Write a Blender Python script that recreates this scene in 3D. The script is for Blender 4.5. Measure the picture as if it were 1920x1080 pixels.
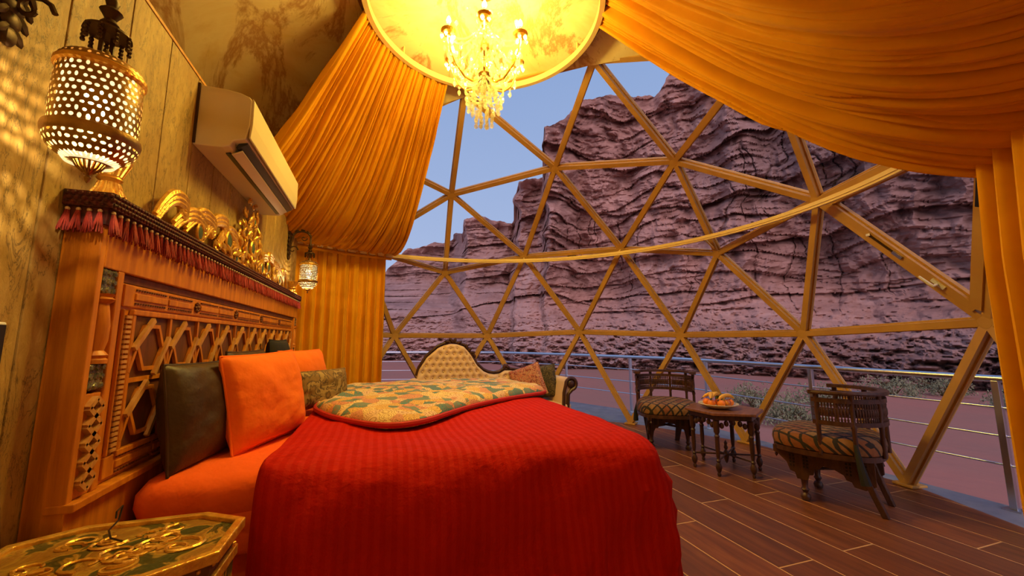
import bpy, math, random
import numpy as np
from mathutils import Matrix, Vector, Euler
random.seed(7); rng = np.random.default_rng(7)
PI = math.pi
SC = bpy.context.scene
COL = SC.collection
for o in list(bpy.data.objects): bpy.data.objects.remove(o)

# ------------------------------------------------------------------ camera
TH = math.radians(18.3386)
cam = bpy.data.cameras.new('camera'); cam.sensor_width = 36; cam.lens = 741.75/1920*36
cam.clip_start = .05; cam.clip_end = 2000
camo = bpy.data.objects.new('camera', cam); COL.objects.link(camo)
camo.location = (0, 0, 1.25); camo.rotation_euler = (PI/2+math.radians(7.5247), 0, -TH)
SC.camera = camo
# ------------------------------------------------------------------ exposure
SC.view_settings.view_transform = 'Standard'; SC.view_settings.look = 'None'
SC.view_settings.gamma = 1; SC.view_settings.use_curve_mapping = False
SC.view_settings.exposure = 0.0
# ------------------------------------------------------------------ sky (clear dusk)
W = bpy.data.worlds.new('dusk_sky'); SC.world = W; W.use_nodes = True
nt = W.node_tree; nt.nodes.clear()
wo = nt.nodes.new('ShaderNodeOutputWorld'); bg = nt.nodes.new('ShaderNodeBackground')
tc = nt.nodes.new('ShaderNodeTexCoord'); sx = nt.nodes.new('ShaderNodeSeparateXYZ'); rp = nt.nodes.new('ShaderNodeValToRGB')
nt.links.new(tc.outputs['Generated'], sx.inputs[0]); nt.links.new(sx.outputs['Z'], rp.inputs[0])
nt.links.new(rp.outputs[0], bg.inputs[0]); nt.links.new(bg.outputs[0], wo.inputs[0])
for p, c in ((0.0, (.46, .55, .80)), (.12, (.36, .50, .79)), (.30, (.25, .42, .74)), (.6, (.21, .37, .70)), (1.0, (.16, .30, .62))):
    e = rp.color_ramp.elements[0] if p == 0 else (rp.color_ramp.elements[1] if p == 1 else rp.color_ramp.elements.new(p))
    e.position = p; e.color = (*c, 1)
bg.inputs[1].default_value = 1.0
# afterglow of the set sun, a broad soft light from behind the tent
sl = bpy.data.lights.new('afterglow', 'SUN'); sl.energy = 2.3; sl.angle = math.radians(70); sl.color = (1, .66, .60)
so = bpy.data.objects.new('afterglow', sl); COL.objects.link(so)
so.rotation_euler = Vector((-.25, -.75, .62)).to_track_quat('Z', 'Y').to_euler()
LAMP = (1.0, .72, .14)
CHANDELIER_W, ADDED_DOWN_W, LANTERN_W, SMALL_W = 27.0, 58.0, 30.0, 24.0

# ------------------------------------------------------------------ materials
def newmat(n):
    m = bpy.data.materials.new(n); m.use_nodes = True
    return m, m.node_tree, m.node_tree.nodes['Principled BSDF']
def N(t, k, **kw):
    n = t.nodes.new(k)
    for a, b in kw.items(): setattr(n, a, b)
    return n
def coords(t, scale=(1, 1, 1), rot=(0, 0, 0), src='Object'):
    c = N(t, 'ShaderNodeTexCoord'); mp = N(t, 'ShaderNodeMapping')
    mp.inputs['Scale'].default_value = scale; mp.inputs['Rotation'].default_value = rot
    t.links.new(c.outputs[src], mp.inputs[0]); return mp.outputs[0]
def ramp(t, inp, stops):
    r = N(t, 'ShaderNodeValToRGB'); t.links.new(inp, r.inputs[0]); el = r.color_ramp.elements
    for i, (p, c) in enumerate(stops):
        e = el[i] if i < 2 else el.new(p)
        e.position = p; e.color = (*c, 1) if len(c) == 3 else c
    return r.outputs[0]
def noise(t, vec, scale, detail=4, rough=.55, dist=0):
    n = N(t, 'ShaderNodeTexNoise'); n.inputs['Scale'].default_value = scale; n.inputs['Detail'].default_value = detail
    n.inputs['Roughness'].default_value = rough; n.inputs['Distortion'].default_value = dist
    t.links.new(vec, n.inputs['Vector']); return n.outputs[0]
def bump(t, b, h, strength=.3, dist=.01):
    n = N(t, 'ShaderNodeBump'); n.inputs['Strength'].default_value = strength; n.inputs['Distance'].default_value = dist
    t.links.new(h, n.inputs['Height']); t.links.new(n.outputs[0], b.inputs['Normal']); return n
def mat(name, col, rough=.5, metal=0., col2=None, scale=8, stretch=(1, 1, 1), bmp=0, bscale=None, bdist=.01, spec=.5, sheen=0, detail=4, lo=.35, hi=.65):
    m, t, b = newmat(name)
    b.inputs['Base Color'].default_value = (*col, 1); b.inputs['Roughness'].default_value = rough; b.inputs['Metallic'].default_value = metal
    b.inputs['Specular IOR Level'].default_value = spec
    if sheen: b.inputs['Sheen Weight'].default_value = sheen
    v = coords(t, stretch) if (col2 or bmp) else None
    if col2:
        t.links.new(ramp(t, noise(t, v, scale, detail), [(lo, col), (hi, col2)]), b.inputs['Base Color'])
    if bmp: bump(t, b, noise(t, v, bscale or scale*3), bmp, bdist)
    return m
MT = {}
MT['wood'] = mat('honey_wood', (.66, .235, .014), .42, col2=(.46, .14, .009), scale=5, stretch=(6, 6, .5), bmp=.12, bscale=40)
MT['wood_dark'] = mat('red_brown_wood', (.17, .05, .018), .5, col2=(.10, .03, .012), scale=7, stretch=(4, 4, .7), bmp=.1)
MT['wood_pale'] = mat('pale_worn_wood', (.62, .34, .12), .4, col2=(.45, .2, .05), scale=9, stretch=(3, 3, .6))
MT['walnut'] = mat('carved_walnut', (.085, .032, .016), .38, col2=(.045, .017, .01), scale=10, stretch=(3, 3, .6), bmp=.25, bscale=60)
MT['walnut_hi'] = mat('walnut_top', (.26, .10, .045), .3, col2=(.16, .06, .03), scale=6, stretch=(1, 6, 1), bmp=.08)
MT['strut'] = mat('ochre_paint', (.58, .32, .075), .45, col2=(.50, .26, .055), scale=3)
MT['rail_w'] = mat('pale_ochre_paint', (.90, .66, .28), .4)
MT['gold'] = mat('gilding', (.90, .56, .10), .32, .6, col2=(.66, .32, .05), scale=25, bmp=.4, bscale=60)
MT['brass'] = mat('aged_brass', (.50, .33, .12), .38, .9, col2=(.30, .17, .055), scale=14, bmp=.2, bscale=60)
MT['iron'] = mat('dark_bronze', (.07, .035, .014), .5, .6)
MT['ac'] = mat('cream_plastic', (.66, .56, .38), .35)
MT['black'] = mat('black_plastic', (.012, .012, .014), .3)
MT['white'] = mat('white_plastic', (.75, .72, .66), .35)
MT['steel'] = mat('brushed_steel', (.62, .64, .70), .28, 1.0)
MT['deck'] = mat('grey_deck', (.20, .21, .25), .7, col2=(.15, .155, .19), scale=6)
MT['orange'] = mat('orange_cotton', (.95, .20, .006), .85, col2=(.90, .165, .004), scale=3, bmp=.6, bscale=7, bdist=.02)
MT['sheet'] = mat('orange_sheet', (.90, .125, .004), .85, bmp=.4, scale=5, bscale=7, bdist=.03)
MT['brown'] = mat('brown_satin', (.075, .04, .014), .5, col2=(.04, .022, .008), scale=4, bmp=.5, bscale=8, bdist=.02)
MT['blackf'] = mat('black_cloth', (.012, .012, .010), .8)
MT['tassel'] = mat('crimson_silk', (.50, .045, .035), .6, col2=(.26, .02, .03), scale=60, stretch=(3, 3, .4), bmp=.6, bscale=120)
MT['braid'] = mat('maroon_braid', (.13, .018, .026), .7, col2=(.045, .012, .02), scale=60)
MT['bead'] = mat('pearl_bead', (.72, .55, .42), .3)
MT['mosaic'] = mat('mirror_mosaic', (.30, .30, .22), .15, .6, col2=(.08, .09, .07), scale=30, bmp=.6, bscale=40)
MT['stone'] = mat('green_glass_stone', (.045, .075, .045), .12, 0, col2=(.10, .14, .09), scale=10)
MT['beige'] = mat('beige_upholstery', (.72, .51, .35), .85, bmp=.15, scale=40)
MT['purple'] = mat('violet_cloth', (.055, .05, .16), .7)
MT['china'] = mat('cream_china', (.72, .62, .42), .18)
MT['banana'] = mat('banana_skin', (.85, .45, .03), .5, col2=(.75, .36, .03), scale=6)
MT['orangefruit'] = mat('orange_peel', (.85, .22, .01), .45, bmp=.2, scale=80)
MT['apple'] = mat('red_apple_skin', (.42, .05, .015), .25, col2=(.5, .2, .03), scale=4)
MT['green'] = mat('green_fruit_skin', (.09, .14, .025), .4)
MT['stem'] = mat('dry_stem', (.12, .08, .03), .8)
MT['leaf'] = mat('sage_leaf', (.17, .19, .10), .8, col2=(.24, .24, .15), scale=3)
MT['bulbcap'] = mat('candle_sleeve', (.80, .68, .42), .5)

def striped_red():
    m, t, b = newmat('red_striped_satin')
    v = coords(t); w = N(t, 'ShaderNodeTexWave'); w.wave_type = 'BANDS'; w.bands_direction = 'X'
    w.inputs['Scale'].default_value = 7.5; w.inputs['Distortion'].default_value = .8; w.inputs['Detail Scale'].default_value = .6
    t.links.new(v, w.inputs[0])
    t.links.new(ramp(t, w.outputs[1], [(.40, (.46, .0100, .0026)), (.62, (.50, .0128, .0034))]), b.inputs['Base Color'])
    t.links.new(ramp(t, w.outputs[1], [(.3, (.85,)*3), (.7, (.70,)*3)]), b.inputs['Roughness'])
    b.inputs['Specular IOR Level'].default_value = .1
    mx = N(t, 'ShaderNodeMath', operation='MULTIPLY_ADD'); mx.inputs[1].default_value = .02
    t.links.new(w.outputs[1], mx.inputs[0]); t.links.new(noise(t, coords(t, (1, 1.6, .8)), 4, 6), mx.inputs[2])
    bump(t, b, mx.outputs[0], .8, .04)
    return m
MT['red'] = striped_red()
MT['redplain'] = mat('red_hem', (.46, .012, .008), .7)
def quilt():
    m, t, b = newmat('patterned_quilt')
    v = coords(t)
    vo = N(t, 'ShaderNodeTexVoronoi'); vo.inputs['Scale'].default_value = 13; t.links.new(v, vo.inputs['Vector'])
    hs = N(t, 'ShaderNodeSeparateColor'); t.links.new(vo.outputs['Color'], hs.inputs[0])
    base = ramp(t, hs.outputs[0], [(0, (.06, .22, .27)), (.22, (.74, .46, .16)), (.38, (.66, .30, .22)), (.54, (.78, .60, .34)), (.72, (.14, .27, .28)), (.86, (.76, .54, .40))])
    for n in t.nodes:
        if n.type == 'VALTORGB': n.color_ramp.interpolation = 'CONSTANT'
    sn = N(t, 'ShaderNodeMath', operation='MULTIPLY'); sn.inputs[1].default_value = 40; t.links.new(vo.outputs['Distance'], sn.inputs[0])
    s2 = N(t, 'ShaderNodeMath', operation='SINE'); t.links.new(sn.outputs[0], s2.inputs[0])
    mix = N(t, 'ShaderNodeMix', data_type='RGBA'); mix.inputs[7].default_value = (.36, .17, .07, 1)
    rr = ramp(t, s2.outputs[0], [(.5, (0, 0, 0)), (.75, (.75,)*3)])
    t.links.new(rr, mix.inputs[0]); t.links.new(base, mix.inputs[6])
    v2 = N(t, 'ShaderNodeTexVoronoi'); v2.inputs['Scale'].default_value = 60; t.links.new(v, v2.inputs['Vector'])
    m2 = N(t, 'ShaderNodeMix', data_type='RGBA'); m2.inputs[7].default_value = (.30, .12, .09, 1)
    t.links.new(ramp(t, v2.outputs['Distance'], [(.18, (.8,)*3), (.32, (0, 0, 0))]), m2.inputs[0]); t.links.new(mix.outputs[2], m2.inputs[6])
    t.links.new(m2.outputs[2], b.inputs['Base Color']); b.inputs['Roughness'].default_value = .8
    bump(t, b, noise(t, v, 6), .4, .02)
    return m
MT['quilt'] = quilt()
def brocade(name, a, c, scale, d=None):
    m, t, b = newmat(name); v = coords(t)
    n = noise(t, v, scale, 3, .5, 2.2)
    t.links.new(ramp(t, n, [(.42, a), (.5, c), (.56, a if d is None else d)]), b.inputs['Base Color'])
    b.inputs['Roughness'].default_value = .7; bump(t, b, n, .3, .01); return m
MT['paisley'] = brocade('paisley_brocade', (.26, .15, .035), (.07, .035, .012), 9, (.38, .25, .08))
MT['redbroc'] = brocade('pink_red_brocade', (.50, .12, .07), (.55, .36, .2), 26, (.25, .03, .03))
MT['darkbroc'] = brocade('olive_brocade', (.03, .022, .012), (.16, .11, .04), 16)
def kilim():
    m, t, b = newmat('kilim_seat'); v = coords(t, (1, 1, 1), (.7, .3, PI/4))
    ch = N(t, 'ShaderNodeTexBrick'); ch.offset = 0; ch.squash = 1
    for k, x in (('Scale', 15), ('Mortar Size', .12), ('Brick Width', 1), ('Row Height', 1), ('Mortar Smooth', .1), ('Bias', 0)): ch.inputs[k].default_value = x
    t.links.new(v, ch.inputs['Vector'])
    ch.inputs['Color1'].default_value = (.32, .17, .055, 1); ch.inputs['Color2'].default_value = (.26, .075, .022, 1); ch.inputs['Mortar'].default_value = (.025, .017, .012, 1)
    mx = N(t, 'ShaderNodeMix', data_type='RGBA', blend_type='MULTIPLY'); mx.inputs[0].default_value = .6
    t.links.new(ch.outputs[0], mx.inputs[6]); t.links.new(ramp(t, noise(t, v, 30), [(.3, (.4,)*3), (.7, (1,)*3)]), mx.inputs[7])
    t.links.new(mx.outputs[2], b.inputs['Base Color']); b.inputs['Roughness'].default_value = .85; return m
MT['kilim'] = kilim()
def drape():
    m, t, b = newmat('golden_velvet')
    b.inputs['Roughness'].default_value = .8
    t.links.new(ramp(t, noise(t, coords(t), 3), [(.3, (.70, .305, .010)), (.7, (.79, .365, .013))]), b.inputs['Base Color'])
    b.inputs['Specular IOR Level'].default_value = .15; return m
MT['drape'] = drape()
def lining():
    m, t, b = newmat('marbled_lining'); v = coords(t)
    n1 = noise(t, v, 1.1, 6, .62, 1.4); n2 = noise(t, coords(t, (1.3, .8, .6)), 1.0, 8, .7, 1.2)
    base = ramp(t, n1, [(.3, (.72, .50, .18)), (.5, (.84, .68, .36)), (.7, (.76, .55, .22))])
    vein = ramp(t, n2, [(.50, (0, 0, 0)), (.56, (.8,)*3), (.60, (.25,)*3), (.68, (0, 0, 0))])
    mx = N(t, 'ShaderNodeMix', data_type='RGBA'); mx.inputs[7].default_value = (.40, .15, .035, 1)
    t.links.new(vein, mx.inputs[0]); t.links.new(base, mx.inputs[6]); t.links.new(mx.outputs[2], b.inputs['Base Color'])
    b.inputs['Roughness'].default_value = .7; return m
MT['lining'] = lining()
def wallcloth():
    m, t, b = newmat('embossed_gold_wallcloth')
    v = coords(t, (1, 1, .45)); n = noise(t, v, 34, 6, .75, .6); big = noise(t, coords(t, (1, 1, .4)), 3.5, 4)
    c1 = ramp(t, n, [(.30, (.18, .10, .025)), (.42, (.42, .27, .075)), (.62, (.50, .34, .105)), (.75, (.66, .52, .23))])
    mx = N(t, 'ShaderNodeMix', data_type='RGBA', blend_type='MULTIPLY'); mx.inputs[0].default_value = .85
    t.links.new(c1, mx.inputs[6]); t.links.new(ramp(t, big, [(.35, (.62, .5, .4)), (.6, (1, 1, 1))]), mx.inputs[7])
    # twigs: thin dark wandering verticals with buds
    tw = noise(t, coords(t, (1, 1, .22)), 12, 6, .7, .9)
    m2 = N(t, 'ShaderNodeMix', data_type='RGBA'); m2.inputs[7].default_value = (.10, .06, .025, 1)
    t.links.new(ramp(t, tw, [(.485, (0, 0, 0)), (.5, (.85,)*3), (.515, (0, 0, 0))]), m2.inputs[0]); t.links.new(mx.outputs[2], m2.inputs[6])
    t.links.new(m2.outputs[2], b.inputs['Base Color']); b.inputs['Roughness'].default_value = .55
    bump(t, b, n, .5, .008); return m
MT['wall'] = wallcloth()
def planks():
    m, t, b = newmat('brown_wood_tile'); oi = N(t, 'ShaderNodeObjectInfo')
    v = coords(t, (7, .7, 1)); ad = N(t, 'ShaderNodeVectorMath', operation='ADD')
    t.links.new(v, ad.inputs[0]); t.links.new(oi.outputs['Location'], ad.inputs[1])
    n = noise(t, ad.outputs[0], 3, 6, .6, .4)
    c = ramp(t, n, [(.3, (.135, .042, .013)), (.55, (.225, .070, .020)), (.75, (.30, .105, .029))])
    mx = N(t, 'ShaderNodeMix', data_type='RGBA', blend_type='MULTIPLY'); mx.inputs[0].default_value = 1
    t.links.new(c, mx.inputs[6]); t.links.new(ramp(t, oi.outputs['Random'], [(0, (.72, .70, .72)), (1, (1.1, 1.05, 1.0))]), mx.inputs[7])
    t.links.new(mx.outputs[2], b.inputs['Base Color']); b.inputs['Roughness'].default_value = .42; bump(t, b, n, .06, .005); return m
MT['plank'] = planks()
MT['grout'] = mat('sand_grout', (.62, .36, .18), .9)
def rock():
    m, t, b = newmat('stratified_sandstone')
    v = coords(t, (.35, .35, 1.5)); n = noise(t, v, .32, 9, .68, .8); n2 = noise(t, coords(t, (.5, .5, .8)), .06, 6, .6)
    c = ramp(t, n, [(.28, (.24, .135, .12)), (.42, (.43, .255, .22)), (.55, (.54, .33, .285)), (.72, (.66, .45, .40))])
    mx = N(t, 'ShaderNodeMix', data_type='RGBA', blend_type='MULTIPLY'); mx.inputs[0].default_value = .8
    t.links.new(c, mx.inputs[6]); t.links.new(ramp(t, n2, [(.35, (.62, .66, .74)), (.62, (1.05, .95, .92))]), mx.inputs[7])
    t.links.new(mx.outputs[2], b.inputs['Base Color']); b.inputs['Roughness'].default_value = .95; b.inputs['Specular IOR Level'].default_value = .1
    bump(t, b, noise(t, coords(t, (.6, .6, 2.2)), .9, 8, .7), .9, .5); return m
MT['rock'] = rock()
MT['sand'] = mat('red_sand', (.36, .15, .125), .95, col2=(.29, .15, .125), scale=.25, stretch=(1, .5, 1), bmp=.4, bscale=2, spec=.1, detail=8, bdist=.1)
def glass():
    m, t, b = newmat('clear_pane'); t.nodes.remove(b); out = [n for n in t.nodes if n.type == 'OUTPUT_MATERIAL'][0]
    tr = N(t, 'ShaderNodeBsdfTransparent'); tr.inputs[0].default_value = (.97, .98, .98, 1); gl = N(t, 'ShaderNodeBsdfGlossy'); gl.inputs['Roughness'].default_value = .02
    fr = N(t, 'ShaderNodeFresnel'); fr.inputs[0].default_value = 1.12
    mx = N(t, 'ShaderNodeMixShader'); t.links.new(fr.outputs[0], mx.inputs[0]); t.links.new(tr.outputs[0], mx.inputs[1]); t.links.new(gl.outputs[0], mx.inputs[2])
    t.links.new(mx.outputs[0], out.inputs[0]); return m
MT['glass'] = glass()
def crystal():
    m, t, b = newmat('cut_crystal'); t.nodes.remove(b); out = [n for n in t.nodes if n.type == 'OUTPUT_MATERIAL'][0]
    tr = N(t, 'ShaderNodeBsdfTransparent'); tr.inputs[0].default_value = (.97, .95, .86, 1)
    gl = N(t, 'ShaderNodeBsdfGlossy'); gl.inputs['Roughness'].default_value = .12
    df = N(t, 'ShaderNodeBsdfTranslucent'); df.inputs[0].default_value = (.9, .85, .7, 1)
    m1 = N(t, 'ShaderNodeMixShader'); m1.inputs[0].default_value = .5; m2 = N(t, 'ShaderNodeMixShader'); m2.inputs[0].default_value = .45
    t.links.new(gl.outputs[0], m1.inputs[1]); t.links.new(df.outputs[0], m1.inputs[2])
    t.links.new(tr.outputs[0], m2.inputs[1]); t.links.new(m1.outputs[0], m2.inputs[2]); t.links.new(m2.outputs[0], out.inputs[0]); return m
MT['crystal'] = crystal()
def emit(name, col, s):
    m, t, b = newmat(name); b.inputs['Base Color'].default_value = (*col, 1); b.inputs['Emission Color'].default_value = (*col, 1); b.inputs['Emission Strength'].default_value = s; return m
MT['bulb'] = emit('lit_bulb', (1, .88, .6), 30)
def glowglass():
    m, t, b = newmat('frosted_lamp_glass'); t.nodes.remove(b); out = [n for n in t.nodes if n.type == 'OUTPUT_MATERIAL'][0]
    tr = N(t, 'ShaderNodeBsdfTransparent'); em = N(t, 'ShaderNodeEmission'); em.inputs[0].default_value = (1, .78, .38, 1); em.inputs[1].default_value = 2.2
    mx = N(t, 'ShaderNodeMixShader'); mx.inputs[0].default_value = .45; t.links.new(tr.outputs[0], mx.inputs[1]); t.links.new(em.outputs[0], mx.inputs[2]); t.links.new(mx.outputs[0], out.inputs[0]); return m
MT['glow'] = glowglass()
MT['bulb_s'] = emit('lit_lantern_bulb', (1, .84, .5), 9)
def nightstand_top():
    m, t, b = newmat('carved_green_gold'); v = coords(t)
    n = noise(t, v, 7, 3, .5, 2.0)
    t.links.new(ramp(t, n, [(.38, (.07, .075, .02)), (.46, (.09, .08, .02)), (.50, (.50, .30, .05)), (.56, (.34, .17, .03))]), b.inputs['Base Color'])
    b.inputs['Roughness'].default_value = .35; b.inputs['Metallic'].default_value = .3; bump(t, b, n, .8, .02); return m
MT['nstop'] = nightstand_top()

# ------------------------------------------------------------------ mesh builder
class MB:
    def __init__(s): s.v = []; s.f = []; s.T = None
    def _add(s, vs, fs):
        b = len(s.v)
        if s.T is not None: vs = [s.T @ Vector(p) for p in vs]
        s.v += [tuple(p) for p in vs]; s.f += [tuple(b+i for i in f) for f in fs]; return s
    def box(s, c, d, R=None, top=1.0):
        x, y, z = d[0]/2, d[1]/2, d[2]/2
        vs = [Vector(p) for p in ((-x, -y, -z), (x, -y, -z), (x, y, -z), (-x, y, -z), (-x*top, -y*top, z), (x*top, -y*top, z), (x*top, y*top, z), (-x*top, y*top, z))]
        if R is not None: vs = [R @ p for p in vs]
        return s._add([p+Vector(c) for p in vs], [(3, 2, 1, 0), (4, 5, 6, 7), (0, 1, 5, 4), (1, 2, 6, 5), (2, 3, 7, 6), (3, 0, 4, 7)])
    def lo_hi(s, a, b): return s.box([(a[i]+b[i])/2 for i in range(3)], [abs(b[i]-a[i]) for i in range(3)])
    def bar(s, p, q, w, h, up=(0, 0, 1)):
        p, q = Vector(p), Vector(q); d = (q-p); L = d.length; d.normalize()
        u = Vector(up); a = d.cross(u)
        if a.length < 1e-4: a = d.cross(Vector((1, 0, 0)))
        a.normalize(); u = a.cross(d)
        vs = []
        for e in (p, q):
            for i, j in ((-1, -1), (1, -1), (1, 1), (-1, 1)): vs.append(e+a*(w/2*i)+u*(h/2*j))
        return s._add(vs, [(0, 1, 2, 3), (7, 6, 5, 4), (0, 4, 5, 1), (1, 5, 6, 2), (2, 6, 7, 3), (3, 7, 4, 0)])
    def extr(s, prof, p, q, up):     # cross-section (across, up) swept from p to q
        p, q = Vector(p), Vector(q); d = (q-p).normalized(); a = d.cross(Vector(up)).normalized(); u = a.cross(d); n = len(prof)
        vs = [e+a*x+u*y for e in (p, q) for x, y in prof]
        return s._add(vs, [tuple(range(n)), tuple(range(2*n-1, n-1, -1))]+[(i, n+i, n+(i+1) % n, (i+1) % n) for i in range(n)])
    def tube(s, pts, r, n=8, closed=False, cap=True):
        pts = [Vector(p) for p in pts]; m = len(pts); rs = r if hasattr(r, '__len__') else [r]*m
        vs = []; prev = None
        for i, p in enumerate(pts):
            a = pts[(i-1) % m] if (i or closed) else p; b = pts[(i+1) % m] if (i < m-1 or closed) else p
            d = (b-a).normalized() if (b-a).length > 1e-9 else Vector((0, 0, 1))
            if prev is None:
                prev = d.orthogonal().normalized()
            prev = (prev-d*prev.dot(d)); prev = prev.normalized() if prev.length > 1e-6 else d.orthogonal().normalized()
            w = d.cross(prev)
            for k in range(n):
                t = 2*PI*k/n; vs.append(p+prev*(rs[i]*math.cos(t))+w*(rs[i]*math.sin(t)))
        fs = []
        for i in range(m if closed else m-1):
            for k in range(n): fs.append((i*n+k, i*n+(k+1) % n, ((i+1) % m)*n+(k+1) % n, ((i+1) % m)*n+k))
        if cap and not closed: fs += [tuple(range(n-1, -1, -1)), tuple((m-1)*n+k for k in range(n))]
        return s._add(vs, fs)
    def lathe(s, prof, n=20, c=(0, 0, 0), R=None, cap=True, a0=0):
        vs = []; m = len(prof)
        for r, z in prof:
            for k in range(n):
                t = a0+2*PI*k/n; p = Vector((r*math.cos(t), r*math.sin(t), z))
                if R is not None: p = R @ p
                vs.append(p+Vector(c))
        fs = [(i*n+k, i*n+(k+1) % n, (i+1)*n+(k+1) % n, (i+1)*n+k) for i in range(m-1) for k in range(n)]
        if cap:
            if prof[0][0] > 1e-5: fs.append(tuple(range(n-1, -1, -1)))
            if prof[-1][0] > 1e-5: fs.append(tuple((m-1)*n+k for k in range(n)))
        return s._add(vs, fs)
    def ball(s, c, r, n=10, m=6, R=None, sc=(1, 1, 1)):
        M = Matrix.Diagonal(Vector(sc)); R = (R @ M) if R is not None else M
        return s.lathe([(max(1e-6, r*math.sin(PI*i/m)), -r*math.cos(PI*i/m)) for i in range(m+1)], n, c, R, cap=False)
    def prism(s, poly, z0, z1, T=None):    # poly in xy, extruded z0..z1, optional matrix
        n = len(poly); vs = [Vector((x, y, z)) for z in (z0, z1) for x, y in poly]
        if T is not None: vs = [T @ p for p in vs]
        return s._add(vs, [tuple(range(n-1, -1, -1)), tuple(range(n, 2*n))]+[(i, (i+1) % n, n+(i+1) % n, n+i) for i in range(n)])
    def grid(s, A, cu=False):     # A: array (nu, nv, 3)
        A = np.asarray(A); nu, nv = A.shape[:2]
        fs = []
        for i in range(nu if cu else nu-1):
            for j in range(nv-1): fs.append((i*nv+j, ((i+1) % nu)*nv+j, ((i+1) % nu)*nv+j+1, i*nv+j+1))
        return s._add(A.reshape(-1, 3).tolist(), fs)
    def mesh(s, name, m, smooth=True):
        me = bpy.data.meshes.new(name); me.from_pydata(s.v, [], s.f); me.materials.append(m)
        me.validate(); 
        if smooth:
            try: me.polygons.foreach_set('use_smooth', [True]*len(me.polygons))
            except Exception: pass
            me.set_sharp_from_angle(angle=math.radians(38))
        me.update(); return me
    def build(s, name, m, parent=None, smooth=True, bevel=0, local=False):
        return place(s.mesh(name, MT[m] if isinstance(m, str) else m, smooth), name, parent, bevel, local)
def place(me, name, parent=None, bevel=0, local=False, loc=None, rot=None):
    o = bpy.data.objects.new(name, me); COL.objects.link(o)
    if parent is not None:
        o.parent = parent
        if not local: o.matrix_parent_inverse = BASE[parent.name].inverted()
    if loc is not None: o.location = loc
    if rot is not None: o.rotation_euler = rot
    BASE[o.name] = Matrix.Translation(o.location) @ Euler(o.rotation_euler).to_matrix().to_4x4() if parent is None or not local else Matrix()
    if parent is not None and not local: BASE[o.name] = Matrix.Translation(o.location) @ Euler(o.rotation_euler).to_matrix().to_4x4()
    if bevel:
        b = o.modifiers.new('edge', 'BEVEL'); b.width = bevel; b.segments = 2; b.limit_method = 'ANGLE'
    return o
BASE = {}
def tag(o, label=None, cat=None, group=None, kind=None):
    for k, x in (('label', label), ('category', cat), ('group', group), ('kind', kind)):
        if x: o[k] = x
    return o
def thing(name, label, cat, loc=(0, 0, 0), rz=0, group=None):
    o = bpy.data.objects.new(name, None); COL.objects.link(o); o.empty_display_size = .05
    o.location = loc; o.rotation_euler = (0, 0, rz)
    BASE[o.name] = Matrix.Translation(Vector(loc)) @ Euler((0, 0, rz)).to_matrix().to_4x4()
    return tag(o, label, cat, group)
def struct(name, label=None, loc=(0, 0, 0)):
    o = bpy.data.objects.new(name, None); COL.objects.link(o); o.location = loc
    BASE[o.name] = Matrix.Translation(Vector(loc)); o['kind'] = 'structure'
    if label: o['label'] = label
    return o
def copy_tree(o, parent=None, loc=None, rot=None):
    c = o.copy(); COL.objects.link(c)
    if parent is not None: c.parent = parent
    if loc is not None: c.location = loc
    if rot is not None: c.rotation_euler = rot
    for ch in list(o.children): copy_tree(ch, c)
    return c

# value noise for meshes
_L = rng.random((64, 64, 64)).astype(np.float32)
def vnoise(x, y, z):
    x, y, z = np.broadcast_arrays(np.asarray(x, float), y, z)
    i, j, k = np.floor(x).astype(int), np.floor(y).astype(int), np.floor(z).astype(int)
    u, v, w = x-i, y-j, z-k; u, v, w = [a*a*(3-2*a) for a in (u, v, w)]
    g = lambda a, b, c: _L[(i+a) & 63, (j+b) & 63, (k+c) & 63]
    m = lambda p, q, t: p+(q-p)*t
    return m(m(m(g(0, 0, 0), g(1, 0, 0), u), m(g(0, 1, 0), g(1, 1, 0), u), v), m(m(g(0, 0, 1), g(1, 0, 1), u), m(g(0, 1, 1), g(1, 1, 1), u), v), w)*2-1
def fbm(x, y, z, o=5, g=.5):
    a, s, f = 1., 0., 1.
    for _ in range(o): s = s+a*vnoise(np.asarray(x)*f, np.asarray(y)*f, np.asarray(z)*f+7*f); a *= g; f *= 2.03
    return s
def sstep(a, b, x): t = np.clip((np.asarray(x, float)-a)/(b-a), 0, 1); return t*t*(3-2*t)

# ================================================================== STRUCTURE
# ---- dome geometry: three-frequency icosahedral dome, centre DC, radius DR
DC = np.array([.74687, 2.98996, .6934]); DR = 3.778; ZS = .978; PH = math.radians(32.7227)-TH
def ico3():
    z = 1/5**.5; r = 2/5**.5
    V = [(0, 0, 1)]+[(r*math.cos(2*PI*i/5), r*math.sin(2*PI*i/5), z) for i in range(5)]+[(r*math.cos(2*PI*(i+.5)/5), r*math.sin(2*PI*(i+.5)/5), -z) for i in range(5)]
    F = []
    for i in range(5):
        j = (i+1) % 5; F += [(0, 1+i, 1+j), (1+i, 6+i, 1+j), (6+i, 6+j, 1+j)]
    V = np.array(V); pts = []; tris = []
    def add(p):
        p = p/np.linalg.norm(p)
        for k, q in enumerate(pts):
            if np.abs(q-p).max() < 1e-6: return k
        pts.append(p); return len(pts)-1
    for a, b, c in F:
        ix = {(i, j): add((V[a]*i+V[b]*j+V[c]*(3-i-j))/3) for i in range(4) for j in range(4-i)}
        for i in range(3):
            for j in range(3-i):
                tris.append((ix[i, j], ix[i+1, j], ix[i, j+1]))
                if i+j < 2: tris.append((ix[i+1, j], ix[i+1, j+1], ix[i, j+1]))
    return np.array(pts), tris
DP, DT = ico3()
def dome(p, k=1.0):
    c, s = math.cos(PH), math.sin(PH); p = np.asarray(p)
    q = np.stack([c*p[..., 0]-s*p[..., 1], s*p[..., 0]+c*p[..., 1], p[..., 2]*ZS], -1)*DR*k+DC
    return q
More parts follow.
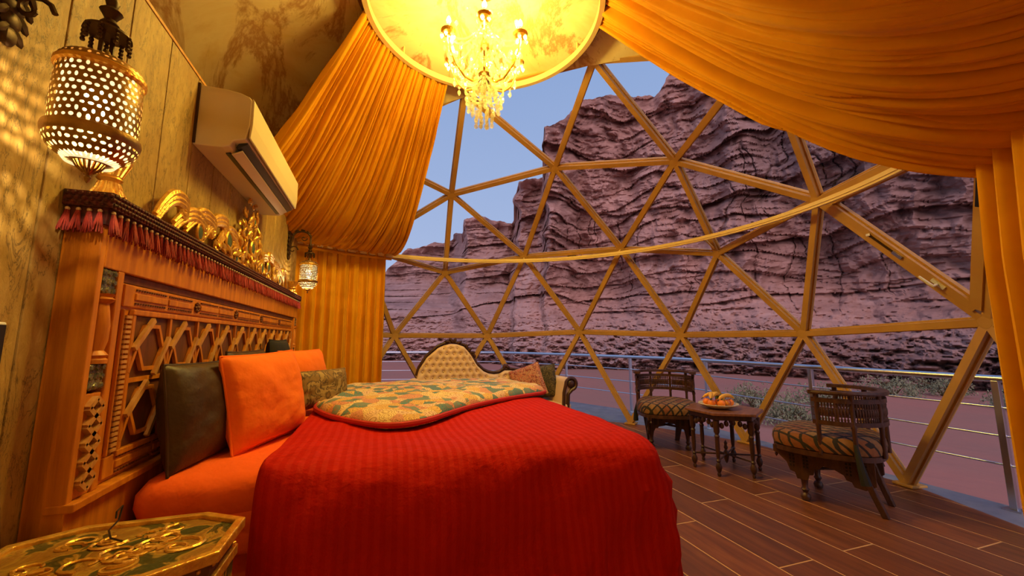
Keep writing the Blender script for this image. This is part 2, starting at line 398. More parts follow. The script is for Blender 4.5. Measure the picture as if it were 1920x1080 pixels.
DN = dome(DP); DN[:, 2] = np.where(DP[:, 2] < -.1, .02, DN[:, 2])
DT = [t for t in DT if DP[list(t), 2].min() > -.25]
def az_of(t):
    c = DP[list(t)].mean(0); return math.degrees(math.atan2(c[1], c[0]))
def is_glass(t):
    a = az_of(t); hi = DP[list(t), 2].max()
    if DP[list(t), 2].mean() > .935: return False
    if hi > .9: return -20 < a < 95
    if hi > .7 and a < -45: return False
    return -68 < a < 116
glass_t = [t for t in DT if is_glass(t)]; solid_t = [t for t in DT if not is_glass(t)]
win = struct('window_1', 'triangular glass panes of the dome between ochre frame bars')
def nid(x, y, z): return int(np.argmin(((DP-np.array([x, y, z]))**2).sum(1)))
floor_ids = set(np.where((DP[:, 2] < -.1) & (DP[:, 2] > -.25))[0])
edges = {}
for t in glass_t:
    for a, b in ((0, 1), (1, 2), (2, 0)): edges[tuple(sorted((t[a], t[b])))] = 1
def nrm(p): 
    v = Vector(p)-Vector(DC); return v.normalized()
for a, b in edges:
    if a in floor_ids and b in floor_ids: continue
    p, q = Vector(DN[a]), Vector(DN[b]); up = nrm((p+q)/2)
    # stepped profile: wide outer flange, narrower inner rib (up = outwards)
    w, d = .040, .055
    prof = [(-w*.7, -d), (w*.7, -d), (w*.7, -d*.25), (w, -d*.25), (w, d*.4), (-w, d*.4), (-w, -d*.25), (-w*.7, -d*.25)]
    MB().extr(prof, p, q, up).build('frame_bar', 'strut', win, smooth=False)
for n in sorted({x for e in edges for x in e}):
    if n in floor_ids:
        MB().box((DN[n][0], DN[n][1], .012), (.16, .16, .02), Matrix.Rotation(math.atan2(*(DN[n]-DC)[1::-1]), 3, 'Z')).build('foot_plate', 'strut', win, smooth=False, bevel=.004)
    else:
        z = nrm(DN[n]); R = z.to_track_quat('Z', 'Y').to_matrix()
        MB().lathe([(.0, -.066), (.045, -.066), (.055, -.058), (.055, .01)], 12, DN[n], R).build('hub', 'strut', win)
for t in glass_t:
    P = [Vector(DN[i]) for i in t]; nn = (P[1]-P[0]).cross(P[2]-P[0]).normalized(); c = (P[0]+P[1]+P[2])/3
    if nn.dot(c-Vector(DC)) < 0: P = P[::-1]; nn = -nn
    P = [c+(p-c)*.985+nn*.016 for p in P]
    MB()._add(P, [(0, 1, 2)]).build('pane', 'glass', win, smooth=False)
# opening sash in the pane beside the right drape
wop = struct('window_2', 'opening triangular sash with white handle, beside the right drape')
tri = [Vector(DN[i]) for i in (nid(.793, -.326, .515), nid(.795, -.577, .188), nid(.555, -.653, .515))]; cc = (tri[0]+tri[1]+tri[2])/3; upn = nrm(cc)
ins = [cc+(p-cc)*.86-upn*.035 for p in tri]
for i in range(3):
    p, q = ins[i], ins[(i+1) % 3]
    MB().extr([(-.035, -.03), (.035, -.03), (.035, .0), (.048, .0), (.048, .028), (-.048, .028), (-.048, 0), (-.035, 0)], p, q, upn).build('sash_bar', 'strut', wop, smooth=False)
p, q = ins[0], ins[1]; d = (q-p).normalized(); side = d.cross(upn)
h0 = p.lerp(q, .80)-upn*.035
hb = MB(); hb.bar(h0-d*.05, h0+d*.05, .03, .012, upn); hb.tube([h0-upn*.01, h0-upn*.04, h0-upn*.045-d*.03, h0-upn*.045-d*.11], [.011, .011, .011, .008], 8)
hb.build('handle', 'white', wop)
s0 = p.lerp(q, .35)-upn*.035
MB().bar(s0, s0+d*.30, .014, .012, upn).build('stay_arm', 'iron', wop, smooth=False)
sb = MB(); sb.box(s0, (.03, .03, .02)); sb.bar(s0+d*.22, s0+d*.30, .03, .016, upn); sb.build('stay_bracket', 'steel', wop, smooth=False)
p, q = ins[1], ins[2]; d2 = (q-p).normalized(); k0 = p.lerp(q, .62)-upn*.04
MB().bar(k0, k0+d2*.24, .02, .022, upn).build('gas_stay', 'black', wop, smooth=False)

# ---- ceiling: marbled fabric lining over the closed part of the dome
ceil = struct('ceiling', 'marbled gold fabric lining the closed part of the dome')
for t in solid_t:
    A, B, C_ = [DP[i] for i in t]; n = 6; ix = {}; vs = []; fs = []
    for i in range(n+1):
        for j in range(n+1-i):
            p = (A*i+B*j+C_*(n-i-j))/n; p = p/np.linalg.norm(p); w = dome(p, .972); w[2] = max(w[2], .005)
            ix[i, j] = len(vs); vs.append(tuple(w))
    for i in range(n):
        for j in range(n-i):
            fs.append((ix[i, j], ix[i+1, j], ix[i, j+1]))
            if i+j < n-1: fs.append((ix[i+1, j], ix[i+1, j+1], ix[i, j+1]))
    MB()._add(vs, fs).build('lining_panel', 'lining', ceil)

# ---- floor: wood-look tiles laid along the bed wall, clipped to the dome
fl = struct('floor', 'brown wood plank tiles with pale joints')
base_poly = [tuple(DN[i][:2]) for i in sorted(floor_ids, key=lambda i: math.atan2(DN[i][1]-DC[1], DN[i][0]-DC[0]))]
base_poly = [(DC[0]+(x-DC[0])*1.01, DC[1]+(y-DC[1])*1.01) for x, y in base_poly]
MB().prism(base_poly, -.05, -.0012).build('grout_bed', 'grout', fl, smooth=False)
def clip(poly, hull):
    out = poly
    for i in range(len(hull)):
        (ax, ay), (bx, by) = hull[i], hull[(i+1) % len(hull)]; res = []
        ins_ = lambda p: (bx-ax)*(p[1]-ay)-(by-ay)*(p[0]-ax) >= 0
        for k in range(len(out)):
            p, q = out[k], out[(k+1) % len(out)]; a, b = ins_(p), ins_(q)
            if a: res.append(p)
            if a != b:
                d1 = (bx-ax)*(p[1]-ay)-(by-ay)*(p[0]-ax); d2 = (bx-ax)*(q[1]-ay)-(by-ay)*(q[0]-ax); t = d1/(d1-d2)
                res.append((p[0]+(q[0]-p[0])*t, p[1]+(q[1]-p[1])*t))
        out = res
        if not out: return out
    return out
PW, G, PLN = .2667, .0055, 1.65
offs = {3: 1.80, 1: 1.79, 2: .98, 4: 2.62, 0: .75, 5: 1.2}
for r in range(-19, 13):
    x0 = 1.884+PW*r
    if x0 < -1.3: continue
    off = offs.get(r, random.random()*PLN)
    for k in range(-3, 6):
        y0 = off+k*PLN
        c = clip([(x0+G, y0+G), (x0+PW-G, y0+G), (x0+PW-G, y0+PLN-G), (x0+G, y0+PLN-G)], base_poly)
        if len(c) < 3: continue
        cx, cy = sum(p[0] for p in c)/len(c), sum(p[1] for p in c)/len(c)
        m = MB(); m.prism([(x-cx, y-cy) for x, y in c], -.02, 0)
        o = place(m.mesh('plank', MT['plank'], False), 'plank', fl, loc=(cx, cy, 0))

# ---- bed wall: a free-standing partition of cloth-covered panels
WX = -1.0
wl = struct('wall_left', 'gold embossed cloth partition behind the headboard')
MB().lo_hi((WX-.08, -.9, 0), (WX-.012, 5.30, 2.675)).build('wall_core', 'wood_dark', wl, smooth=False)
y = 1.555-.297*9
while y < 5.3:
    a, b = max(y, -.9)+.003, min(y+.297, 5.30)-.003
    if b-a > .02: MB().lo_hi((WX-.012, a, 0), (WX, b, 2.675)).build('panel', 'wall', wl, smooth=False, bevel=.004)
    y += .297
MB().lo_hi((WX-.085, -.9, 2.675), (WX+.004, 5.305, 2.69)).build('top_trim', 'wood_pale', wl, smooth=False)

# ---- deck, desert floor and the sandstone cliff
dk = MB().prism([(4.80, -1.5), (4.80, 5.75), (4.34, 7.0), (3.2, 9.6), (1.5, 10.6), (-4.5, 10.9), (-4.5, -1.5)], -.35, -.052).build('deck', 'deck', smooth=False)
tag(dk, 'grey terrace slab outside the dome', kind='structure')
gx, gy = np.meshgrid(np.concatenate([np.linspace(-300, -60, 9), np.linspace(-50, 90, 110), np.linspace(100, 300, 9)]), np.concatenate([np.linspace(-300, -40, 9), np.linspace(-30, 90, 100), np.linspace(110, 400, 9)]), indexing='ij')
gz = -.95+.22*fbm(gx*.07, gy*.07, 0*gx, 4)+.0*gx
gz = np.where(np.hypot(gx, gy) < 9, np.minimum(gz, -.75), gz)
gr = MB().grid(np.stack([gx, gy, gz], -1)).build('ground', 'sand'); tag(gr, 'red desert sand around the terrace', kind='structure')
SKY = [(-60, 4), (-30, 5), (-14, 6.2), (-5, 6.5), (-1.17, 7.83), (.85, 10.13), (2.94, 12.47), (5.89, 13.52), (8.16, 13.85), (9.68, 14.89), (10.92, 15.23), (11.36, 17.19), (13.96, 17.79), (15.95, 17.3), (18.18, 16.86), (18.82, 18.58), (18.98, 22.61), (20.36, 22.96), (22.9, 22.9), (23.2, 26.0), (23.45, 29.45), (26.54, 30.47), (27.78, 31.48), (29.02, 32.33), (33, 32.67), (39.61, 31.52), (40.78, 32.69), (41.46, 33.4), (47.97, 34), (56, 36), (68, 35), (82, 31), (100, 22), (125, 12)]
A = np.radians(np.concatenate([np.linspace(-60, -6, 70), np.linspace(-5.6, 86, 900), np.linspace(86.6, 125, 60)])); nA = len(A)
sk = np.interp(np.degrees(A), [s[0] for s in SKY], [s[1] for s in SKY])
sk = sk+.22*fbm(np.degrees(A)*.9, 0*A, 0*A, 4)
Q = np.linspace(0, 1, 300); nE = len(Q)
aa, qq = np.meshgrid(A, Q, indexing='ij'); ad = np.degrees(aa)
e0 = -5.0
el = e0+(sk[:, None]-e0)*qq
# blocks further to the left stand further back; buttresses vary the face
back = 26*(1-sstep(9.4, 11.6, ad))+12*(1-sstep(18.2, 19.4, ad))+7*(1-sstep(22.6, 23.6, ad))
tal = sstep(-3, 7.5, el)
r0 = 30+15*tal+back*(.35+.65*sstep(3, 9, el))
r0 = r0+3.5*fbm(ad*.10, el*.03, 0*ad, 4)*(.3+tal)
z0 = 1.25+r0*np.tan(np.radians(el)); sarc = ad*.9
warp = 1.1*fbm(ad*.06, z0*.05, 0*ad+3, 3)
# ledges: many thin strata, some thick; talus: boulders
saw = lambda u: (u-np.floor(u))**1.6
w1 = (z0+warp)*.17+.5*vnoise(sarc*.05, 0*ad, 0*ad+1); w2 = (z0+warp*.7)*.5+.6*vnoise(sarc*.14+9, z0*.06, 0*ad+4); w3 = z0*1.35+.5*warp+1.0*vnoise(sarc*.3, z0*.2, 0*ad+9)
led = 1.5*saw(w1)*(.6+.5*vnoise(sarc*.11, z0*.08, 0*ad+3))+.85*saw(w2)*(.55+.6*vnoise(sarc*.3, z0*.2, 0*ad+13))+.35*saw(w3)*(.5+.6*vnoise(sarc*.7, z0*.5, 0*ad+23))+1.3*np.abs(fbm(sarc*.35, 0*ad, z0*.25, 4))
crack = np.clip(.07-np.abs(vnoise(sarc*.8+.5*fbm(z0*.3, sarc*.2, 0*ad, 3), 0*ad+2, z0*.14)), 0, 1)*9*sstep(0, .4, vnoise(sarc*.15, z0*.15, 0*ad+5))
hold = 1-sstep(.93, 1.0, qq)*.75
r = r0+(tal*(1.25*led+crack)+.75*fbm(sarc*1.3, el*2.6, 0*ad, 6, .6)*(1.3-tal)+.35*fbm(sarc*.6, z0*.6, 0*ad+1, 5))*hold
r = np.maximum(r, 22)
zz = 1.25+r*np.tan(np.radians(el))
aw = aa+np.radians(.55*fbm(el*.55, ad*.15, 0*ad+6, 4))*(ad > -5)*(ad < 85)
X, Y = r*np.sin(aw), r*np.cos(aw)
rows = [np.stack([X, Y, zz], -1)]
top = rows[0][:, -1]
for dr, dz in ((2, .15), (8, -.2), (25, -3), (60, -14)):
    rr = r[:, -1]+dr
    rows.append(np.stack([rr*np.sin(aw[:, -1]), rr*np.cos(aw[:, -1]), np.maximum(top[:, 2]+dz-.4, -1.5)], -1)[:, None])
low = rows[0][:, 0].copy(); low[:, 2] = -1.6; low[:, :2] *= .94
G_ = np.concatenate([low[:, None]]+rows, 1)
cl = MB().grid(G_[::-1]).build('cliff', 'rock'); tag(cl, 'stratified mauve sandstone cliff behind the railing', kind='structure')

# ================================================================== RAILS
RZ, RR_ = 2.49, 3.07
def circ(r, z, a): a = math.radians(a); return Vector((DC[0]+r*math.cos(a), DC[1]+r*math.sin(a), z))
cr = thing('curtain_rail', 'thin curved ochre curtain rail running in front of the dome frame', 'curtain rail', (DC[0], DC[1], 0))
m = MB(); prof = [(-.014, -.028), (.014, -.028), (.014, -.008), (.022, -.008), (.022, .026), (-.022, .026), (-.022, -.008), (-.014, -.008)]
aa_ = np.linspace(-70, 165, 120)
m.grid(np.array([[tuple(circ(RR_+x, RZ+z, a)) for x, z in prof+prof[:1]] for a in aa_]))
m.build('rail', 'rail_w', cr, smooth=False)
for nd in (nid(.276, .851, .447), nid(.555, .653, .515), nid(.793, .326, .515), nid(.894, 0, .447), nid(.793, -.326, .515), nid(-.066, .855, .515)):
    a = math.degrees(math.atan2(DN[nd][1]-DC[1], DN[nd][0]-DC[0])); p = circ(RR_, RZ, a)
    mb = MB(); mb.box(p, (.03, .03, .055)); mb.bar(p, p.lerp(Vector(DN[nd]), .93), .02, .012); mb.build('rail_bracket', 'rail_w', cr, smooth=False)
hp = thing('canopy_ring', 'round gold hoop under the dome crown carrying the drapes', 'ring', (DC[0], DC[1], 4.03))
m = MB(); ringprof = [(-.022, -.03), (.022, -.03), (.022, .03), (-.022, .03), (-.022, -.03)]
m.grid(np.array([[tuple(circ(.99+x, 4.03+z, a)) for x, z in ringprof] for a in np.linspace(0, 360, 97)])); m.build('hoop', 'rail_w', hp, smooth=False)
m = MB(); m.grid(np.array([[tuple(circ(rr, zz_, a)) for rr, zz_ in ((1.01, 4.05), (1.03, 4.05), (1.10, 4.14), (1.08, 4.14), (1.01, 4.05))] for a in np.linspace(0, 360, 97)])); m.build('skirt_band', 'wood_dark', hp, smooth=False)
for a in range(10, 360, 60):
    MB().tube([circ(.99, 4.05, a), circ(.99, 4.19, a)], .008, 6).build('hanger', 'rail_w', hp)

# ---- drapes
def swag(nm, parent, ra, rb, ka, kb, sag, ns, ntt, amp, seed, fr=22, dz=0, tmax=1.0):
    s = np.linspace(0, 1, ns); t = np.linspace(0, tmax, ntt)
    ar = np.radians(ra+(rb-ra)*s); ak = np.radians(ka+(kb-ka)*s)
    P0 = np.stack([DC[0]+1.01*np.cos(ar), DC[1]+1.01*np.sin(ar), 0*s+4.02], -1)
    P1 = np.stack([DC[0]+RR_*np.cos(ak), DC[1]+RR_*np.sin(ak), RZ+.02-(dz(s) if dz else 0*s)], -1)
    S, T = np.meshgrid(s, t, indexing='ij')
    P = P0[:, None]*(1-T[..., None])+P1[:, None]*T[..., None]
    sg = sag(S) if callable(sag) else sag
    curve = 4*T*(1-T)*(1+.35*(T-.5)*2)
    P[..., 2] -= sg*curve
    g = np.random.default_rng(seed); ph = g.random(8)*6.28
    warp = .012*fbm(S*6, T*2.5, 0*S+seed, 3)
    u = S+warp
    # broad soft folds with narrow deep creases between them
    def crease(q, wd): fr_ = q-np.floor(q)-.5; return -np.exp(-(np.where(fr_ > 0, fr_*1.9, fr_)/wd)**2)
    nz = lambda k, a_, b_: vnoise(S*a_, T*b_, 0*S+seed+k)
    q1 = u*fr+ph[0]+.55*np.sin(2*PI*u*2.3+ph[1])+.25*nz(1, 3, 1.5); q2 = u*fr*1.83+ph[2]+.5*np.sin(2*PI*u*3.1+ph[3])+.3*nz(2, 4, 2)
    q3 = u*fr*3.1+ph[4]+.5*nz(3, 6, 2)
    w = 1.0*crease(q1, .13)*sstep(-.7, -.1, nz(11, fr*.9, 1.6))+.75*crease(q2, .15)*sstep(-.15, .35, nz(12, fr*1.6, 1.8))+.35*crease(q3, .2)*sstep(-.1, .5, nz(13, fr*2, 2.2))
    w = w+.30*np.sin(2*PI*q1)*.6+.30*np.sin(2*PI*u*6+ph[5])+.25*fbm(S*14, T*1.6, 0*S+seed+3, 3)
    env = .22+.85*np.clip(np.sin(PI*np.clip(T/tmax*.94+.03, 0, 1)), 0, 1)**.6
    dS = np.gradient(P, axis=0); dT = np.gradient(P, axis=1); n = np.cross(dS, dT); n /= np.linalg.norm(n, axis=-1, keepdims=True)+1e-9
    n *= np.sign(((np.array([.6, 2.4, 1.2])-P)*n).sum(-1, keepdims=True))
    P = P+n*(amp*env*w)[..., None]
    o = MB().grid(P).build(nm, 'drape', parent)
    so_ = o.modifiers.new('cloth', 'SOLIDIFY'); so_.thickness = .006
    return P
def hang(nm, parent, a0, a1, nfold, seed, z1, r=RR_, amp=.05, lean=0, ns=160):
    s = np.linspace(0, 1, ns); g = np.random.default_rng(seed); ph = g.random(5)*6.28
    z = np.linspace(RZ+.03, z1, 34); S, Z = np.meshgrid(s, z, indexing='ij'); dn = (RZ-Z)/RZ
    a = np.radians(a0+(a1-a0)*S)
    w = np.sin(2*PI*nfold*S+ph[0]+.7*np.sin(2*PI*S*2+ph[1])+.4*dn)+.35*np.sin(2*PI*nfold*2.3*S+ph[2]+.6*dn)
    w = np.sign(w)*np.abs(w)**.8
    R_ = r+amp*w*(.55+.45*np.minimum(1, np.maximum(dn, 0)*3))
    P = np.stack([DC[0]+R_*np.cos(a)+lean*dn*0, DC[1]+R_*np.sin(a), Z], -1)
    o = MB().grid(P).build(nm, 'drape', parent)
    so_ = o.modifiers.new('cloth', 'SOLIDIFY'); so_.thickness = .006
    return o
dl = thing('drape', 'golden drape swagged from the hoop to the corner beside the air conditioner', 'curtain', (-.4, 5.8, 0), group='gold drapes hung from the hoop')
swag('swag', dl, 99, 165, 101.5, 151, lambda S: .42+.10*S, 900, 110, .068, 3, 22)
hang('curtain_panel', dl, 103.5, 132, 11, 5, .012)
MB().tube([circ(RR_-.03, RZ-.06, a) for a in np.linspace(102, 132, 20)], .02, 8).build('hem_roll', 'drape', dl)
dr = thing('drape', 'golden drape swagged across the right, falling at the right edge', 'curtain', (3.3, 1.1, 0), group='gold drapes hung from the hoop')
swag('swag', dr, -12, -72, -36, -72, lambda S: .24+.34*S, 900, 110, .085, 8, 12, lambda s: .34*(1-s)**2-.12*s)
hang('curtain_panel', dr, -36.5, -52, 6, 15, .012, amp=.075)
MB().tube([circ(RR_-.02, RZ-.10, a) for a in np.linspace(-36, -50, 20)], .035, 8).build('gathered_roll', 'drape', dr)

# ================================================================== CHANDELIER
CX, CY = DC[0], DC[1]
ch = thing('chandelier', 'lit crystal chandelier with candle bulbs hanging from the dome crown', 'chandelier', (CX, CY, 3.40))
m = MB(); m.lathe([(.0, 4.30), (.09, 4.27), (.07, 4.22), (.0, 4.20)], 16, (CX, CY, 0)); m.build('ceiling_rose', 'brass', ch)
m = MB()
for i in range(11):
    z = 4.20-.024*i; R = Matrix.Rotation(PI/2*(i % 2), 3, 'Z')
    m.tube([Vector((CX, CY, z))+R @ Vector((.008*math.cos(k), 0, .014*math.sin(k))) for k in np.linspace(0, 2*PI, 9)[:-1]], .003, 5, closed=True)
m.build('chain', 'brass', ch)
m = MB(); m.lathe([(.01, 3.95), (.03, 3.93), (.015, 3.88), (.022, 3.80), (.04, 3.74), (.045, 3.70), (.02, 3.66), (.016, 3.55), (.05, 3.50), (.055, 3.47), (.02, 3.44), (.012, 3.43)], 16, (CX, CY, 0)); m.build('stem', 'brass', ch)
m = MB(); m.lathe([(.0, 3.355), (.03, 3.36), (.055, 3.385), (.058, 3.41), (.045, 3.435), (.0, 3.44)], 16, (CX, CY, 0)); m.build('hub', 'iron', ch)
dm = MB(); dm.lathe([(.0, .0), (.012, -.014), (.0155, -.036), (.0, -.062)], 6); drop_me = dm.mesh('crystal_drop', MT['crystal'], False)
dm = MB(); dm.ball((0, 0, 0), .012, 6, 4); bead_me = dm.mesh('crystal_bead', MT['crystal'], False)
dm = MB(); dm.ball((0, 0, 0), .019, 8, 5); orb_me = dm.mesh('crystal_orb', MT['crystal'], False)
dm = MB(); dm.lathe([(0, 0), (.014, .006), (.019, .024), (.013, .046), (.004, .062), (0, .066)], 10); bulb_me = dm.mesh('bulb', MT['bulb'])
def beads(pa, pb, sag, parent, n):
    mb = MB()
    for i in range(n+1):
        t = i/n; p = Vector(pa).lerp(Vector(pb), t); p.z -= sag*4*t*(1-t); mb.ball(p, .0095, 6, 4)
    o = mb.build('bead_string', 'crystal', parent, smooth=False); return o
NARM = 6
for k in range(NARM):
    a = 2*PI*(k+.25)/NARM; d = Vector((math.cos(a), math.sin(a), 0)); c0 = Vector((CX, CY, 0))
    pts = [c0+d*x+Vector((0, 0, z)) for x, z in ((.03, 3.42), (.10, 3.37), (.18, 3.38), (.26, 3.46), (.31, 3.56), (.335, 3.64), (.335, 3.70))]
    arm = MB().tube(pts, [.010, .010, .009, .008, .008, .008, .010], 8).build('arm', 'gold', ch)
    tip = c0+d*.335
    MB().lathe([(.012, 3.69), (.05, 3.70), (.062, 3.722), (.054, 3.718), (.012, 3.71)], 14, tip).build('drip_pan', 'gold', arm)
    MB().lathe([(.012, 3.71), (.012, 3.79)], 10, tip).build('candle', 'bulbcap', arm)
    place(bulb_me, 'bulb', arm, loc=tip+Vector((0, 0, 3.79)))
    for j in range(6):
        b = 2*PI*j/6; place(drop_me, 'crystal_drop', arm, loc=tip+Vector((.052*math.cos(b), .052*math.sin(b), 3.70)))
    for z, rr in ((3.36, .10), (3.37, .18), (3.45, .255), (3.55, .305)):
        for q in range(2): place(drop_me if q else bead_me, 'crystal_drop' if q else 'crystal_bead', arm, loc=c0+d*rr+Vector((0, 0, z-.02-.018*q)))
    beads(c0+d*.03+Vector((0, 0, 3.93)), tip+Vector((0, 0, 3.70)), .09, ch, 26)
    a2 = 2*PI*(k+1.25)/NARM; d2 = Vector((math.cos(a2), math.sin(a2), 0))
    beads(tip+Vector((0, 0, 3.69)), c0+d2*.335+Vector((0, 0, 3.69)), .14, ch, 22)
    beads(c0+d*.18+Vector((0, 0, 3.37)), c0+d2*.18+Vector((0, 0, 3.37)), .07, ch, 14)
    beads(c0+d*.045+Vector((0, 0, 3.70)), c0+d*.20+Vector((0, 0, 3.40)), .03, ch, 18)
    L = bpy.data.lights.new('bulb_light', 'POINT'); L.energy = CHANDELIER_W; L.color = LAMP; L.shadow_soft_size = .03
    lo = bpy.data.objects.new('bulb_light', L); COL.objects.link(lo); lo.location = tip+Vector((0, 0, 3.825))
    L = bpy.data.lights.new('added_downlight', 'SPOT'); L.energy = ADDED_DOWN_W; L.color = LAMP; L.shadow_soft_size = .03; L.spot_size = math.radians(172); L.spot_blend = .6  # added spot below the drip pan, no bulb there; brightens bed and floor
    lo = bpy.data.objects.new('added_downlight', L); COL.objects.link(lo); lo.location = tip+Vector((0, 0, 3.672))+d*.03
for ring, (rr, zz_, n) in enumerate(((.06, 3.34, 8), (.10, 3.30, 12), (.14, 3.24, 14), (.11, 3.17, 10), (.07, 3.10, 8), (.03, 3.05, 4))):
    for j in range(n):
        b = 2*PI*(j+.3*ring)/n; p = Vector((CX+rr*math.cos(b), CY+rr*math.sin(b), zz_+random.uniform(-.02, .02)))
        place(drop_me, 'crystal_drop', ch, loc=p)
        place(bead_me, 'crystal_bead', ch, loc=p+Vector((0, 0, .012)))
        if ring in (2, 4): place(orb_me, 'crystal_orb', ch, loc=p-Vector((0, 0, .065)))
    for j in range(0, n, 2):
        b = 2*PI*(j+.3*ring)/n; beads((CX+rr*math.cos(b), CY+rr*math.sin(b), zz_), (CX+.05*math.cos(b), CY+.05*math.sin(b), 3.38), .0, ch, 7)
gq = np.random.default_rng(77)
for j in range(130):
    b = gq.uniform(0, 2*PI); rr = .34*math.sqrt(gq.uniform(.05, 1)); zl = 3.37+.55*(rr/.34)**2*.55
    place(drop_me if j % 3 else orb_me, 'crystal_drop' if j % 3 else 'crystal_orb', ch, loc=(CX+rr*math.cos(b), CY+rr*math.sin(b), zl+gq.uniform(-.06, .22)))
for j in range(10):
    b = 2*PI*j/10; r_ = .06+.02*(j % 2)
    for q, z in enumerate((3.86, 3.76, 3.64, 3.55)):
        place(drop_me, 'crystal_drop', ch, loc=(CX+(r_+.022*q)*math.cos(b+q), CY+(r_+.022*q)*math.sin(b+q), z))
        place(bead_me, 'crystal_bead', ch, loc=(CX+(r_+.022*q)*math.cos(b+q), CY+(r_+.022*q)*math.sin(b+q), z+.012))

# ================================================================== LANTERNS
def pierced(mb, prof_fn, z0, z1, rows, cols, seed, hole=.62):
    # lathe shell of cells; each cell keeps a rim around a real opening
    g = np.random.default_rng(seed)
    for i in range(rows):
        za, zb = z0+(z1-z0)*i/rows, z0+(z1-z0)*(i+1)/rows
        for k in range(cols):
            off = .5*(i % 2); t0, t1 = 2*PI*(k+off)/cols, 2*PI*(k+1+off)/cols
            def pt(u, w):
                z = za+(zb-za)*w; t = t0+(t1-t0)*u; r = prof_fn(z); return (r*math.cos(t), r*math.sin(t), z)
            out = [(0, 0), (.5, 0), (1, 0), (1, .5), (1, 1), (.5, 1), (0, 1), (0, .5)]
            hr = hole*.5*g.uniform(.75, 1.1); cu, cw = .5+g.uniform(-.08, .08), .5+g.uniform(-.08, .08); el_ = g.uniform(.7, 1.2)
            inn = [(cu+hr*el_*math.cos(q)*1.0, cw+hr/el_*math.sin(q)*.92) for q in [math.radians(x) for x in (225, 270, 315, 0, 45, 90, 135, 180)]]
            inn = [(min(.93, max(.07, a)), min(.93, max(.07, b))) for a, b in inn]
            vs = [pt(*p) for p in out]+[pt(*p) for p in inn]
            mb._add(vs, [(q, (q+1) % 8, 8+(q+1) % 8, 8+q) for q in range(8)])
def lantern(x, y, zt, lab, watts, plate, cols):
    # zt: top of the body
    t = thing('wall_lantern', lab, 'lantern', (x, y, zt-.40), 0, 'pierced brass lanterns flanking the headboard')
    T = Matrix.Translation((x, y, zt)) @ Matrix.Diagonal((.77, .77, .88, 1)) @ Matrix.Translation((0, 0, -zt))
    R0 = .118
    def rb(z): 
        u = (z-(zt-.255))/.19; return R0*(.97+.03*math.sin(PI*min(1, max(0, u))))
    m = MB(); m.T = T; pierced(m, rb, zt-.255, zt-.065, 9, cols, 1, .66); m.build('pierced_drum', 'brass', t)
    def rd(z): u = (z-(zt-.045))/.045; return R0*math.sqrt(max(.02, 1-.94*min(1, max(0, u))**2))
    m = MB(); m.T = T; pierced(m, rd, zt-.045, zt, 3, cols, 2, .55); m.lathe([(.03, zt-.001), (.02, zt+.015), (.012, zt+.03)], 16); m.build('pierced_dome', 'brass', t)
    def rl(z): u = (zt-.285-z)/.07; return R0*1.04*math.sqrt(max(.05, 1-.88*min(1, max(0, u))**2))
    m = MB(); m.T = T; pierced(m, rl, zt-.355, zt-.285, 4, cols, 3, .62); m.build('pierced_bowl', 'brass', t)
    m = MB(); m.T = T
    m.lathe([(R0*.99, zt-.068), (R0*1.05, zt-.062), (R0*1.05, zt-.05), (R0*.99, zt-.043)], 40, cap=False)
    m.build('upper_band', 'gold', t)
    m = MB(); m.T = T
    m.lathe([(R0*.96, zt-.252), (R0*1.08, zt-.258), (R0*1.10, zt-.27), (R0*1.08, zt-.282), (R0*1.03, zt-.29)], 40, cap=False); m.build('lower_band', 'brass', t)
    m = MB(); m.T = T
    n = 18
    for k in range(n):
        a = 2*PI*k/n; m.tube([(.046*math.cos(a), .046*math.sin(a), zt-.345), (.03*math.cos(a), .03*math.sin(a), zt-.37), (.012*math.cos(a), .012*math.sin(a), zt-.385)], .004, 5)
    m.lathe([(.0, zt-.42), (.008, zt-.41), (.011, zt-.40), (.005, zt-.392), (.014, zt-.385), (.02, zt-.378), (.006, zt-.372)], 12); m.build('finial', 'brass', t)
    m = MB(); m.ball((x, y, zt-.14), .030, 14, 10, None, (1, 1, 1.7)); m.build('bulb', 'bulb_s', t)
    MB().lathe([(.05, zt-.315), (.074, zt-.28), (.078, zt-.22), (.078, zt-.06), (.06, zt-.03)], 28, (x, y, 0), cap=False).build('glass_liner', 'glow', t)
    # hanging gear: two straps, crown disc with dangling drops, scrolled wall bracket
    m = MB()
    for s in (-1, 1): m.bar((x, y+.022*s, zt-.005), (x, y+.022*s, zt+.085), .010, .005, (0, 1, 0))
    m.build('strap', 'iron', t, smooth=False)
    m = MB(); m.lathe([(.0, zt+.10), (.03, zt+.095), (.050, zt+.085), (.052, zt+.078), (.03, zt+.08), (.0, zt+.084)], 24, (x, y, 0)); m.build('crown_disc', 'iron', t)
    for k in range(9):
        a = 2*PI*k/9; p = Vector((x+.048*math.cos(a), y+.048*math.sin(a), zt+.078)); m = MB()
        for q in range(4): m.ball(p-Vector((0, 0, .012*q)), .0065, 6, 4)
        m.build('dangle', 'iron', t)
    m = MB(); m.lathe([(.012, zt+.095), (.022, zt+.11), (.012, zt+.125), (.02, zt+.14), (.026, zt+.15), (.012, zt+.165), (.016, zt+.18), (.008, zt+.20)], 12, (x, y, 0)); m.build('hanger_knob', 'iron', t)
    zb = zt+.22; m = MB()
    arc = [(x, y, zb-.03), (x, y, zb+.03)]+[(x-.09-.09*math.cos(q)*-1*1.0+0, y, zb+.03+.075*math.sin(q)) for q in np.linspace(0, PI, 12)[1:-1]]+[(x-.18, y, zb+.02), (WX+.02, y, zb-.06)]
    m.tube(arc, .010, 8)
    sp = [(WX+.05+(.05-.004*i)*math.cos(i*.55), y, zb-.11+(.05-.004*i)*math.sin(i*.55)) for i in range(12)]; m.tube(sp, .007, 7)
